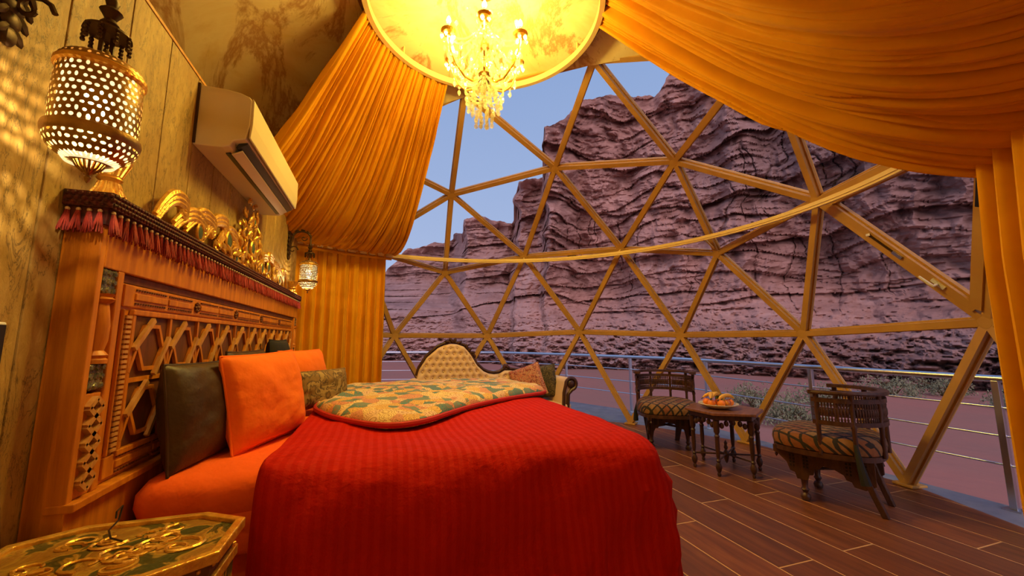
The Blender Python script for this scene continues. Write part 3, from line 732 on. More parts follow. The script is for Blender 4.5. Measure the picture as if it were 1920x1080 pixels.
    sp = [(x-.07+(.035-.003*i)*math.cos(-i*.6), y, zb+.03+(.035-.003*i)*math.sin(-i*.6)) for i in range(11)]; m.tube(sp, .006, 7)
    for i in range(5):
        q = i/4*PI*.9+.1; m.ball((x-.09+.09*math.cos(q), y, zb+.045+.075*math.sin(q)), .016, 8, 5, Matrix.Rotation(-q, 3, 'Y'), (.6, 1, 1.5))
    m.build('bracket_arm', 'iron', t)
    m = MB()
    for i in range(9):
        z = zb-.20+.045*i; w = .018+.026*math.sin(PI*(i+.5)/9)
        m.ball((WX+.012, y, z), .03, 8, 5, None, (.45, w/.03, 1))
        for s in (-1, 1): m.ball((WX+.014, y+s*w*1.1, z+.012), .02, 6, 4, Matrix.Rotation(s*.7, 3, 'X'), (.5, .6, 1.3))
    m.build('wall_plate', 'iron', t)
    L = bpy.data.lights.new('lantern_light', 'POINT'); L.energy = watts; L.color = (1, .74, .34); L.shadow_soft_size = .010
    lo = bpy.data.objects.new('lantern_light', L); COL.objects.link(lo); lo.location = (x, y, zt-.14-.058)
    return t
lantern(-.78, 1.35, 2.045, 'large pierced brass lantern at left, hanging over the near headboard corner', LANTERN_W, 1, 34)
lantern(-.78, 4.82, 2.13, 'far pierced brass lantern glowing beside the left drape', SMALL_W, 1, 34)

# ================================================================== AIR CONDITIONER
AY0, AY1 = 2.445, 3.725
ac = thing('air_conditioner', 'cream wall-mounted split air conditioner above the headboard', 'air conditioner', (WX, (AY0+AY1)/2, 2.30))
def sweep_y(name, prof, y0, y1, m, parent, bevel=.006):
    mb = MB(); mb.prism([(x, z) for x, z in prof], y0, y1, Matrix(((1, 0, 0, 0), (0, 0, -1, 0), (0, 1, 0, 0), (0, 0, 0, 1))) @ Matrix.Scale(-1, 4, (0, 0, 1)))
    return mb.build(name, m, parent, smooth=False, bevel=bevel)
sweep_y('casing', [(-1.0, 2.297), (-.865, 2.300), (-.83, 2.312), (-.815, 2.345), (-.758, 2.362), (-.742, 2.45), (-.742, 2.60), (-.757, 2.618), (-.80, 2.634), (-.87, 2.643), (-1.0, 2.645)], AY0, AY1, 'ac', ac)
sweep_y('front_panel', [(-.745, 2.372), (-.736, 2.375), (-.729, 2.46), (-.731, 2.60), (-.742, 2.612)], AY0+.004, AY1-.004, 'ac', ac, .003)
sweep_y('air_slot', [(-.812, 2.325), (-.806, 2.322), (-.757, 2.350), (-.757, 2.360), (-.80, 2.35)], AY0+.04, AY1-.04, 'black', ac, 0)
sweep_y('louvre_flap', [(-.842, 2.296), (-.836, 2.290), (-.787, 2.318), (-.789, 2.326)], AY0+.07, AY1-.07, 'ac', ac, .002)
sweep_y('rear_slot', [(-.868, 2.2985), (-.868, 2.294), (-.846, 2.297), (-.846, 2.304)], AY0+.07, AY1-.07, 'black', ac, 0)
sweep_y('back_plate', [(-1.0, 2.305), (-.988, 2.305), (-.988, 2.65), (-1.0, 2.65)], AY0-.008, AY1+.008, 'iron', ac, 0)

# ================================================================== HEADBOARD
HY0, HY1, HF = 1.657, 5.0, -.895
hb = thing('headboard', 'long carved honey wood headboard with lattice and red tassel fringe', 'headboard', (-.95, 3.33, 0))
def B(name, m, x0, x1, y0, y1, z0, z1, parent=hb, bevel=.004):
    return MB().lo_hi((x0, y0, z0), (x1, y1, z1)).build(name, m, parent, smooth=False, bevel=bevel)
B('carcass', 'wood', -.998, -.945, HY0, HY1, 0, 1.69)
B('side_panel', 'wood', -.995, HF, HY0, HY0+.028, .02, 1.66)
B('side_panel', 'wood', -.995, HF, HY1-.028, HY1, .02, 1.66)
B('plinth', 'wood', -.945, HF-.004, HY0+.03, HY1-.03, 0, .722)
B('ledge', 'wood', -.945, HF+.022, HY0-.004, HY1+.004, .722, .748)
B('top_rail', 'wood', -.945, HF, HY0+.028, HY1-.028, 1.495, 1.69)
B('cornice', 'wood', -.998, HF+.02, HY0-.014, HY1+.014, 1.692, 1.72)
B('dark_mould', 'wood_dark', -.945, HF-.018, HY0+.14, HY1-.14, 1.462, 1.495)  # recessed moulding band in darker wood
# pilaster bays at both ends
for (ya, yb, sgn) in ((HY0+.028, HY0+.112, 1), (HY1-.112, HY1-.028, -1)):
    yc = (ya+yb)/2
    B('bay_back', 'wood_dark', -.945, -.938, ya, yb, 1.07, 1.495)
    B('lower_board', 'wood', -.945, HF-.006, ya, yb, .748, 1.075)
    B('inner_stile', 'wood', -.945, HF, yb if sgn > 0 else ya-.035, yb+.035 if sgn > 0 else ya, .748, 1.495)
    for za, zb in ((1.085, 1.172), (1.408, 1.492)):
        mz = B('mirror_block', 'mosaic', -.938, HF-.004, ya+.006, yb-.006, za, zb)
        for q in range(9):
            yy = ya+.014+(q % 3)*(yb-ya-.028)/2; z_ = za+.012+(q//3)*(zb-za-.024)/2
            MB().lathe([(.013, 0), (.010, .004), (0, .006)], 5, (HF-.004, yy, z_), Matrix.Rotation(PI/2, 3, 'Y') @ Matrix.Rotation(q*.7, 3, 'Z')).build('mirror_chip', 'mosaic', mz, smooth=False)
    pr = [(.036, 1.172), (.036, 1.185), (.030, 1.19), (.036, 1.20), (.030, 1.208), (.024, 1.215), (.031, 1.25), (.032, 1.30), (.026, 1.35), (.022, 1.375), (.032, 1.382), (.036, 1.39), (.028, 1.397), (.036, 1.408)]
    MB().lathe(pr, 20, (-.914, yc, 0)).build('column', 'wood', hb)
    for q in range(5):
        zc = 1.03-.0575*q; s = .034; m = MB()
        cs = [(0, s), (s*1.0, 0), (0, -s), (-s*1.0, 0)]
        for i in range(4):
            a, b = cs[i], cs[(i+1) % 4]; m.bar((HF+.002, yc+a[0], zc+a[1]*.85), (HF+.002, yc+b[0], zc+b[1]*.85), .016, .018, (1, 0, 0))
        o = m.build('diamond', 'wood_pale', hb, smooth=False)
        MB().lo_hi((HF-.008, yc-.012, zc-.010), (HF-.003, yc+.012, zc+.010)).build('diamond_inset', 'wood_dark', o, smooth=False)
IY0, IY1 = HY0+.15, HY1-.15        # carved frame between the stiles
B('frame_back', 'wood', -.945, -.915, IY0, IY1, .748, 1.462)
for za, zb in ((1.375, 1.458), (.762, .838)):
    fr = B('frieze', 'wood', -.915, HF-.010, IY0+.03, IY1-.03, za, zb)
    zc = (za+zb)/2; n = 5; step = (IY1-IY0-.10)/n
    for i in range(n+1):
        yy = IY0+.05+step*i if i else IY0+.05
        if 0 < i < n:
            m = MB(); 
            for k in range(8):
                a = 2*PI*k/8; m.ball((HF-.006, yy+.018*math.cos(a), zc+.018*math.sin(a)), .011, 6, 4, Matrix.Rotation(a, 3, 'X'), (.8, 1, .6))
            m.ball((HF-.004, yy, zc), .010, 8, 5); m.build('rosette', 'wood_dark', fr)
        if i < n:
            for h in range(2):
                y0_ = yy+.045+h*(step-.09)/2+.006*h; y1_ = y0_+(step-.09)/2-.006
                pnl = MB().lo_hi((HF-.012, y0_, zc-.013), (HF-.004, y1_, zc+.013)).build('frieze_panel', 'wood', fr, smooth=False, bevel=.003)
                for s in (-1, 1):
                    m = MB(); q = y0_+.008
                    while q < y1_-.004:
                        m.box((HF-.008, q, zc+s*.026), (.006, .011, .007)); q += .018
                    o = m.build('bead_row', 'wood_dark', fr, smooth=False); o['kind'] = 'stuff'
LY0, LY1, LZ0, LZ1 = 1.905, HY1-.25, .850, 1.345
for (ya, yb) in ((LY0-.052, LY0-.012), (LY1+.012, LY1+.052)):
    B('mould', 'wood', -.915, HF-.006, ya-.012, ya-.004, LZ0-.01, LZ1+.02); B('mould', 'wood', -.915, HF-.006, yb+.003, yb+.012, LZ0-.01, LZ1+.02)
    rm = MB().lo_hi((-.006, -(yb-ya)/2+.003, -.0055), (.008, (yb-ya)/2-.003, .0055)).mesh('rib', MT['wood_pale'], False)
    z_ = LZ0+.006
    while z_ < LZ1+.01: place(rm, 'rib', hb, loc=(HF-.012, (ya+yb)/2, z_)); z_ += .0185
B('lattice_frame', 'wood', -.915, HF-.002, LY0-.010, LY1+.010, LZ1, LZ1+.022); B('lattice_frame', 'wood', -.915, HF-.002, LY0-.010, LY1+.010, LZ0-.022, LZ0)
lp = B('lattice_back', 'wood_dark', -.918, -.912, LY0, LY1, LZ0, LZ1)
# openwork lattice: tall hexagons tied by uprights, rails and slanting struts
cw, chh = .285, (LZ1-LZ0)/2
ncell = int((LY1-LY0)/cw)+1
def lbar(p, q, proud, mt='wood', w=.017):
    m = MB(); m.bar((HF-.012+proud, *p), (HF-.012+proud, *q), w, .014, (1, 0, 0)); m.build('lattice_bar', mt, lp, smooth=False)
for r_ in range(2):
    z0_ = LZ0+chh*r_; z1_ = z0_+chh; zc = (z0_+z1_)/2
    lbar((LY0, z1_ if r_ == 0 else z0_), (LY1, z1_ if r_ == 0 else z0_), -.002) if r_ == 0 else None
    for i in range(ncell):
        ya = LY0+cw*i; yb = min(ya+cw, LY1); yc = ya+cw/2
        lbar((ya+.004, z0_), (ya+.004, z1_), .000)
        if yc+.1 > LY1: continue
        hx = [(yc+.098*math.cos(math.radians(60*k)), zc+.098*math.sin(math.radians(60*k))) for k in range(6)]
        for k in range(6): lbar(hx[k], hx[(k+1) % 6], .004 if k % 2 else .001, 'wood', .015)
        lbar((ya+.01, zc-.005), (yc-.012, z1_-.012), .012, 'wood_pale', .021)
        lbar((yc+.03, z0_+.012), (ya+cw-.012, zc+.04), .012, 'wood_pale', .019)
        lbar((yc+.10, zc), (ya+cw, z0_+.02), .001, 'wood', .014)
        lbar((yc-.10, zc), (ya+.004, z0_+.03), .001, 'wood', .014)
# fringe of tassels hung from the cornice
fg = MB(); 
fg.lo_hi((HF+.012, HY0-.02, 1.690), (HF+.026, HY1+.02, 1.742)); fg.lo_hi((-.998, HY0-.022, 1.690), (HF+.026, HY0-.010, 1.742)); fg.lo_hi((-.998, HY0-.02, 1.735), (HF+.026, HY1+.02, 1.742))
for i in range(170):
    yy = HY0-.01+i*.0197
    for z_ in (1.700, 1.716, 1.732): fg.ball((HF+.026, yy+(.010 if z_ == 1.716 else 0), z_), .0085, 6, 4)
for i in range(7):
    for z_ in (1.700, 1.716, 1.732): fg.ball((-.99+i*.019+(.009 if z_ == 1.716 else 0), HY0-.022, z_), .0085, 6, 4)
fg = fg.build('fringe', 'braid', hb)
MB().lo_hi((HF+.005, HY0-.012, 1.635), (HF+.009, HY1+.01, 1.692)).build('net_band', 'braid', fg, smooth=False)
MB().lo_hi((-.996, HY0-.012, 1.635), (HF+.006, HY0-.008, 1.692)).build('net_band', 'braid', fg, smooth=False)
tm = MB(); g = np.random.default_rng(4)
for k in range(11):
    a = 2*PI*k/11; r2 = .0115+.003*g.random(); zb = -.062-.012*g.random()
    tm.tube([(.003*math.cos(a), .003*math.sin(a), 0), (.006*math.cos(a), .006*math.sin(a), -.02), (r2*math.cos(a), r2*math.sin(a), zb)], [.003, .0032, .0022], 4)
tm.lathe([(.004, .0), (.0055, -.006), (.004, -.014)], 8); tassel_me = tm.mesh('tassel', MT['tassel'])
bm_ = MB(); bm_.lathe([(.0, 0), (.006, .002), (.0068, .007), (.004, .011), (.0, .012)], 8); tb_me = bm_.mesh('tassel_bead', MT['bead'])
cm_ = MB(); cm_.tube([(0, 0, 0), (0, 0, .02)], .0015, 4); cord_me = cm_.mesh('cord', MT['braid'])
tpos = [(HF+.018, HY0+.005+i*.0395, 1.672) for i in range(85)]+[(-.985+i*.028, HY0-.018, 1.672) for i in range(4)]
for i, p in enumerate(tpos):
    rz = random.random()*6
    place(tassel_me, 'tassel', fg, loc=p, rot=(random.uniform(-.12, .12), random.uniform(-.1, .1), rz))
    place(tb_me, 'tassel_bead', fg, loc=p)
    place(cord_me, 'cord', fg, loc=(p[0], p[1], p[2]+.008))

# ---- gilded crest and vases standing on the headboard
ct = thing('gilded_crest', 'gilded carved crest with dark green stones standing on the headboard', 'ornament', (-.95, 3.3, 1.743))
CB = 1.744
m = MB(); m.lo_hi((-.975, 2.02, CB), (-.925, 4.60, CB+.03)); m.build('base_strip', 'gold', ct, smooth=False, bevel=.006)
def scroll(pts, w=.03, h=.027):
    mb = MB(); pts = [Vector((-.945, a, b)) for a, b in pts]
    for dz in (0, .026, -.02): mb.tube([p+Vector((.006, 0, dz)) for p in pts], [h*.75*(.5+.5*math.sin(PI*(i+.6)/(len(pts)+.2))) for i in range(len(pts))], 7)
    return mb.build('scroll', 'gold', ct)
def wave(y0, y1, z0, z1, curl):
    pts = []
    for i in range(14):
        t = i/13; pts.append((y0+(y1-y0)*t, z0+(z1-z0)*t+.055*math.sin(PI*t)))
    cy, cz, s = y1, z1-.035, 1 if y1 > y0 else -1
    for i in range(1, 13):
        a = PI/2-i*.5; r_ = .035-.0022*i; pts.append((cy+s*r_*math.cos(a), cz+r_*math.sin(a)))
    return pts
for s in (1, -1):
    Yc = lambda y: 3.32+s*(y-3.32)
    for (a, b, c, d) in ((2.04, 2.27, CB+.02, CB+.17), (2.20, 2.50, CB+.03, CB+.13), (2.32, 2.62, CB+.06, CB+.17), (2.50, 2.80, CB+.04, CB+.22), (2.72, 2.98, CB+.06, CB+.18)):
        scroll(wave(Yc(a), Yc(b), c, d, s))
g = np.random.default_rng(12)
lm = MB(); lm.lathe([(0, -.038), (.010, -.028), (.020, -.006), (.017, .012), (.008, .03), (0, .044)], 8, (0, 0, 0), Matrix.Diagonal(Vector((.55, 1, 1))), cap=False); leaf_me = lm.mesh('gilt_leaf', MT['gold'])
for i in range(190):
    yy = 3.32+g.normal()*.27; hmax = .45*math.exp(-((yy-3.34)/.20)**2)+.16*math.exp(-((yy-3.32)/.55)**2)
    z_ = CB+.03+g.random()*max(.04, hmax-.05); sc = g.uniform(.7, 1.35)
    o = place(leaf_me, 'gilt_leaf', ct, loc=(-.955+g.uniform(-.01, .035), yy, z_), rot=(g.uniform(-1.3, 1.3), g.uniform(-.4, .4), g.uniform(-.3, .3))); o.scale = (sc, sc, sc)
sm_ = MB(); sm_.ball((0, 0, 0), .05, 14, 8, None, (.35, .8, 1)); st_me = sm_.mesh('stone', MT['stone'])
for (yy, z_, sc) in ((2.45, CB+.07, .8), (2.86, CB+.12, 1.1), (3.02, CB+.05, .7), (3.34, CB+.18, 1.0), (3.34, CB+.38, .55), (3.62, CB+.08, .8), (3.80, CB+.12, .9), (4.2, CB+.07, .8)):
    o = place(st_me, 'stone', ct, loc=(-.928, yy, z_)); o.scale = (sc, sc, sc)
    mb = MB(); mb.tube([(-.925, yy+.046*sc*math.cos(q), z_+.056*sc*math.sin(q)) for q in np.linspace(0, 2*PI, 15)[:-1]], .009*sc, 6, closed=True); mb.build('stone_rim', 'gold', ct)
for (yy, lab) in ((1.745, 'gilt fluted urn on the near headboard corner, under the large lantern'), (4.90, 'gilt fluted urn at the far headboard end, beside the small lantern')):
    vz = thing('gilt_urn', lab, 'urn', (-.945, yy, 1.743))
    pr = [(.046, 1.743), (.050, 1.752), (.044, 1.762), (.032, 1.785), (.026, 1.81), (.036, 1.822), (.030, 1.832), (.040, 1.86), (.05, 1.885), (.056, 1.893), (.050, 1.897)]
    MB().lathe(pr, 28, (-.945, yy, 0)).build('body', 'gold', vz)
    m = MB()
    for k in range(14):
        a = 2*PI*k/14; m.tube([(-.945+r_*math.cos(a), yy+r_*math.sin(a), z_) for r_, z_ in ((.047, 1.76), (.034, 1.785), (.028, 1.808))], .0045, 5)
        m.tube([(-.945+r_*math.cos(a), yy+r_*math.sin(a), z_) for r_, z_ in ((.031, 1.834), (.041, 1.86), (.051, 1.885))], .004, 5)
    m.build('fluting', 'gold', vz)

# ---- wall fittings at the left edge
t = thing('wall_panel', 'black glass control panel at the far left of the gold wall', 'control panel', (WX+.006, 1.46, 1.15))
B('backplate', 'white', WX, WX+.008, 1.36, 1.500, 1.14, 1.30, t); B('glass_face', 'black', WX+.008, WX+.012, 1.365, 1.494, 1.147, 1.293, t, .002)
t = thing('light_switch', 'cream light switch plate below the black control panel', 'switch', (WX+.005, 1.47, 1.07))
B('plate', 'white', WX, WX+.008, 1.38, 1.508, 1.075, 1.135, t); B('rocker', 'white', WX+.008, WX+.013, 1.42, 1.452, 1.085, 1.125, t, .002); B('rocker', 'white', WX+.008, WX+.013, 1.462, 1.495, 1.085, 1.125, t, .002)

# ================================================================== BED
MX0, MX1, MY0, MY1, MZ = -.870, 1.24, 1.97, 4.22, .70
bed = thing('bed', 'low wide bed base with an orange sheeted mattress against the headboard', 'bed', (.2, 3.1, 0))
def rrect(x0, x1, y0, y1, r, n=8):
    pts = []
    for cx, cy, a0 in ((x1-r, y0+r, -PI/2), (x1-r, y1-r, 0), (x0+r, y1-r, PI/2), (x0+r, y0+r, PI)):
        for i in range(n+1): a = a0+PI/2*i/n; pts.append((cx+r*math.cos(a), cy+r*math.sin(a)))
    return pts
m = MB(); m.prism(rrect(MX0+.005, MX1-.02, MY0+.03, MY1-.03, .03), .06, .40); m.build('bed_base', 'sheet', bed, smooth=False, bevel=.01)
for x in (-.75, 1.1):
    for yy in (2.1, 4.05): MB().box((x, yy, .03), (.07, .07, .06)).build('leg', 'black', bed, smooth=False)
def loopstack(loops):  # list of (pts Nx3)
    A_ = np.array(loops).transpose(1, 0, 2); return A_
def resample(poly, n):
    p = np.array(poly+[poly[0]]); d = np.r_[0, np.cumsum(np.linalg.norm(np.diff(p, axis=0), axis=1))]
    s = np.linspace(0, d[-1], n, endpoint=False); return np.stack([np.interp(s, d, p[:, 0]), np.interp(s, d, p[:, 1])], -1), s
mp, ms = resample(rrect(MX0, MX1, MY0, MY1, .07), 260); mc = mp.mean(0); loops = []
for k, (z_, off) in enumerate(((.40, .005), (.42, .012), (.47, .0), (.50, .006), (.53, .013), (.56, .002), (.60, .012), (.65, .010), (.685, -.01), (.705, -.05), (.712, -.14))):
    q = mc+(mp-mc)*(1+off); zz_ = z_+.006*np.sin(ms*9)*(k > 2); loops.append(np.c_[q, zz_])
for f in (.75, .5, .25, .02): q = mc+(mp-mc)*f; loops.append(np.c_[q, .714+.006*fbm(q[:, 0]*4, q[:, 1]*4, 0*ms, 3)])
MB().grid(loopstack(loops), cu=True).build('mattress', 'sheet', bed)

def soft_slab(name, poly, hang_fn, parent, mt, n=420, top=.79, puff=None, thing_tag=None):
    pass
# duvet: one red cloth over the mattress, hanging at the near side and the foot
DX0, DX1, DY0, DY1 = -.44, 1.45, 1.70, 4.36
dp, ds = resample(rrect(DX0, DX1, DY0, DY1, .16, 14), 520); dcn = np.array([(DX0+DX1)/2, (DY0+DY1)/2])
lay = [(0.02, .0), (.2, .0), (.4, .0), (.55, 0), (.68, .0), (.78, .0), (.85, .004), (.89, .012), (.92, .025), (.945, .045), (.965, .075), (.98, .11), (.99, .16), (.998, .22), (1.003, .29), (1.006, .36), (1.01, .44), (1.013, .52), (1.017, .60), (1.02, .68), (1.022, .735)]
loops = []
headness = sstep(DX0+.20, DX0+.02, dp[:, 0])
for f, drop in lay:
    ff = np.where(f > .84, 1-(1-f)*(1-.80*headness), f); q = dcn+(dp-dcn)*ff[:, None]
    hd = sstep(DX0+.22, DX0+.0, q[:, 0])*sstep(1.90, 2.06, q[:, 1])
    ztop = .775+.018*fbm(q[:, 0]*2.2, q[:, 1]*1.8, 0*ds, 3)-.02*sstep(2.5, 1.8, q[:, 1])*sstep(.6, 1.4, q[:, 0])
    z_ = ztop-drop
    if drop > .02:
        k = min(1, max(0, (drop-.05)/.45)); nrm_ = (dp-dcn)/np.array([DX1-DX0, DY1-DY0]); nrm_ = nrm_/np.linalg.norm(nrm_, axis=1, keepdims=True)
        rip = (.020*np.sin(ds*15+2.2*np.sin(ds*3.1))+.012*np.sin(ds*37+1))*k+.035*fbm(ds*2.6+drop*2.5, drop*5-ds*.8, 0*ds, 4)*(.5+k)
        rip = rip+.013*np.sin(ds*16+26*drop+3.5*fbm(ds*1.3, 0*ds+drop*2, 0*ds+4, 3))*sstep(.03, .12, np.full_like(ds, drop))*(1-.7*k)*sstep(-.5, .5, vnoise(ds*1.7, 0*ds, 0*ds+8))
        q = q+nrm_*rip[:, None]*(1-headness)[:, None]
    z_ = np.where(hd > .5, np.maximum(z_, .722), z_)
    z_ = np.maximum(z_, .015)
    loops.append(np.c_[q, z_])
duv = MB().grid(loopstack(loops), cu=True).build('duvet', 'red')
s_ = duv.modifiers.new('cloth', 'SOLIDIFY'); s_.thickness = .012; s_.offset = 1
tag(duv, 'red satin striped duvet spread over the bed to the floor', 'duvet')
# turned-back corner showing the patterned reverse
fold = thing('quilt', 'patterned multicolour quilt fold lying on the red duvet', 'quilt', (.4, 3.4, .79))
fpoly = [(-.40, 3.12), (-.36, 2.92), (-.22, 2.62), (-.02, 2.36), (.10, 2.30), (.27, 2.37), (.50, 2.66), (.72, 2.88), (1.0, 3.08), (1.28, 3.23), (1.42, 3.30), (1.42, 3.7), (1.36, 4.1), (1.05, 4.30), (.3, 4.30), (-.25, 4.28), (-.36, 4.0), (-.38, 3.5)]
def chaikin(p, k=2):
    for _ in range(k):
        q = []
        for i in range(len(p)):
            a, b = p[i], p[(i+1) % len(p)]; q += [(a[0]*.75+b[0]*.25, a[1]*.75+b[1]*.25), (a[0]*.25+b[0]*.75, a[1]*.25+b[1]*.75)]
        p = q
    return p
fp, fs_ = resample(chaikin(fpoly), 360); fc = np.array([.42, 3.35]); loops = []
def quilt_h(q):
    x, yy = q[:, 0], q[:, 1]
    valley = np.exp(-((yy-3.35-.25*x)/.10)**2)
    return .060+.014*fbm(x*4, yy*4, 0*x+2, 3)-.028*valley*sstep(1.0, .4, x)+.028*np.exp(-((yy-2.95-.35*x)/.22)**2)
for f, h in ((1.0, -.01), (1.012, .012), (1.006, .03), (.985, .7), (.95, .92), (.9, 1), (.82, 1), (.72, 1), (.6, 1), (.45, 1), (.3, 1), (.15, 1), (.02, 1)):
    q = fc+(fp-fc)*f
    z_ = .783+(h if abs(h) < .05 else quilt_h(q)*h); loops.append(np.c_[q, z_+0*fs_])
MB().grid(loopstack(loops), cu=True).build('patterned_face', 'quilt', fold)
fr_ = [Vector((fc[0]+(x-fc[0])*1.012, fc[1]+(yy-fc[1])*1.012, .795)) for x, yy in fp[::3]]
MB().tube(fr_, .016, 8, closed=True).build('red_hem', 'redplain', fold)

# ---- pillows
def pillow_mesh(name, w, h, t, m, seed, n=34, flange=0):
    a = np.linspace(-1, 1, n); A_, B_ = np.meshgrid(a, a, indexing='ij')
    prof = ((1-np.abs(A_)**2.4).clip(0)*(1-np.abs(B_)**2.4).clip(0))**.42
    wr = .055*fbm(A_*2.2, B_*2.2, 0*A_+seed, 4)+.03*np.sin(9*A_*B_+4*A_+seed)*np.abs(A_*B_)
    pin = 1-.035*(1-np.abs(B_)**2)*np.abs(A_)**3; pin2 = 1-.035*(1-np.abs(A_)**2)*np.abs(B_)**3
    mb = MB()
    for s in (1, -1):
        Z_ = s*(t/2*prof*(1+wr*2.2))+.0*A_
        P = np.stack([w/2*A_*pin, h/2*B_*pin2, Z_], -1)
        mb.grid(P if s > 0 else P[::-1])
    return mb
def pillow(name, lab, c, w, h, t, m, nx, tilt, seed, roll=0, group='pillows along the headboard', cat='pillow', trim=None):
    # stands on its lower edge; face normal nx (xy), leaning back by tilt
    r = thing(name, lab, cat, c, 0, group)
    mb = pillow_mesh(name, w, h, t, m, seed)
    nz = Vector((nx[0], nx[1], 0)).normalized(); xax = Vector((-nz.y, nz.x, 0)); up = Vector((0, 0, 1))
    R = Matrix((xax, up, nz)).transposed(); R = R @ Matrix.Rotation(-tilt, 3, 'X') @ Matrix.Rotation(roll, 3, 'Z')
    mb.T = None; mb.v = [tuple(R @ Vector(p)) for p in mb.v]
    mb.build('cover', m, r, local=True)
    a = np.linspace(-1, 1, 30); pts = []
    for u in a[:-1]: pts.append((u, -1))
    for u in a[:-1]: pts.append((1, u))
    for u in a[::-1][:-1]: pts.append((u, 1))
    for u in a[::-1][:-1]: pts.append((-1, u))
    ed = []
    for u, v in pts:
        p1 = 1-.035*(1-v*v)*abs(u)**3; p2 = 1-.035*(1-u*u)*abs(v)**3; ed.append(R @ Vector((w/2*u*p1, h/2*v*p2, 0)))
    e = MB().tube(ed, .006, 6, closed=True); e.build('seam', trim or m, r, local=True)
    return r
pillow('pillow', 'dark brown satin pillow leaning on the near end of the headboard', (-.770, 2.30, .925), .56, .45, .19, 'brown', (1, -.16), .13, 1)
pillow('pillow', 'large bright orange pillow in front of the dark brown one', (-.57, 2.51, .95), .58, .47, .20, 'orange', (.93, -.36), .20, 2, .03)
pillow('pillow', 'dark brown pillow mostly hidden behind the large orange one', (-.785, 2.98, .945), .62, .48, .17, 'brown', (1, -.05), .10, 3)
pillow('pillow', 'black pillow behind the far orange one', (-.77, 3.72, .985), .56, .54, .15, 'blackf', (1, .0), .08, 5)
pillow('pillow', 'far orange pillow between the black and the patterned ones', (-.56, 3.62, .945), .64, .46, .20, 'orange', (.92, -.3), .22, 4)
pillow('cushion', 'oblong gold and brown paisley cushion beside the quilt', (-.40, 3.36, .895), .50, .26, .15, 'paisley', (.80, -.60), .12, 6, 0, 'pillows along the headboard', 'cushion')

# ================================================================== NIGHTSTAND
ns = thing('nightstand', 'octagonal carved nightstand with green and gold top and brass studs', 'nightstand', (-.675, 1.455, 0))
NZ = .685
def octo(hx, hy, cx_, cy_): return [(-hx+cx_, -hy), (hx-cx_, -hy), (hx, -hy+cy_), (hx, hy-cy_), (hx-cx_, hy), (-hx+cx_, hy), (-hx, hy-cy_), (-hx, -hy+cy_)]
o8 = octo(.288, .196, .13, .085); i8 = octo(.262, .172, .118, .074)
def ringprism(mb, A_, B_, z0, z1):
    n = len(A_); vs = [(x, y, z) for (poly, z) in ((A_, z0), (A_, z1), (B_, z1), (B_, z0)) for x, y in poly]
    fs = []
    for k in range(4):
        for i in range(n): fs.append((k*n+i, k*n+(i+1) % n, ((k+1) % 4)*n+(i+1) % n, ((k+1) % 4)*n+i))
    return mb._add(vs, fs)
ringprism(MB(), o8, i8, NZ-.03, NZ).build('rim', 'gold', ns, smooth=False, bevel=.004, local=True)
MB().prism(i8, NZ-.03, NZ-.012).build('top_panel', 'nstop', ns, smooth=False, local=True)
g = np.random.default_rng(21)
for i in range(26):      # raised scrolling arabesques on the top
    cx_, cy_ = g.uniform(-.17, .17), g.uniform(-.11, .11); a0 = g.uniform(0, 6.28); s = g.choice([-1, 1]); L_ = g.uniform(.035, .06)
    pts = [(cx_+L_*(1-.065*k)*math.cos(a0+s*k*.5), cy_+L_*(1-.065*k)*math.sin(a0+s*k*.5)*.8, NZ-.010) for k in range(12)]
    pts = [p for p in pts if abs(p[0]) < .245 and abs(p[1]) < .155 and abs(p[0])/.30+abs(p[1])/.22 < 1.12]
    if len(pts) > 4: MB().tube(pts, [.006*(.5+.5*(1-k/len(pts))) for k in range(len(pts))], 5).build('arabesque', 'gold', ns, local=True)
b8 = octo(.262, .172, .118, .074)
MB().prism(b8, .05, NZ-.03).build('body', 'wood_dark', ns, smooth=False, bevel=.004, local=True)
for i in range(8):
    a, b = b8[i], b8[(i+1) % 8]; c = ((a[0]+b[0])/2, (a[1]+b[1])/2); d = Vector((b[0]-a[0], b[1]-a[1], 0)); L_ = d.length; d.normalize(); nn = Vector((d.y, -d.x, 0))
    R = Matrix((d, nn, Vector((0, 0, 1)))).transposed()
    m = MB(); m.box(Vector((*c, .36))+nn*.004, (L_*.78, .012, .44), R); f = m.build('side_panel', 'nstop', ns, smooth=False, bevel=.004, local=True)
    for z_ in (.12, .60): MB().box(Vector((*c, z_))+nn*.007, (L_*.98, .016, .03), R).build('side_moulding', 'gold', ns, smooth=False, bevel=.003, local=True)
    for q in range(max(2, int(L_/.035))):
        p = Vector((*a, NZ-.045))+d*(L_*(q+.5)/max(2, int(L_/.035)))+nn*.004
        MB().ball(p, .006, 8, 5).build('stud', 'gold', ns, local=True)
for a in o8[::2]: MB().box((a[0]*.86, a[1]*.86, .025), (.05, .05, .05)).build('foot', 'wood_dark', ns, smooth=False, local=True)
cb = MB(); cb.tube([(-.74, 1.60, .712), (-.742, 1.605, .73), (-.745, 1.64, .735), (-.742, 1.62, .70), (-.735, 1.56, .694), (-.70, 1.50, .694), (-.66, 1.47, .694)], .0025, 6)
cb = cb.build('wire', 'black'); tag(cb, 'thin dark wire lying on the nightstand top', 'wire')

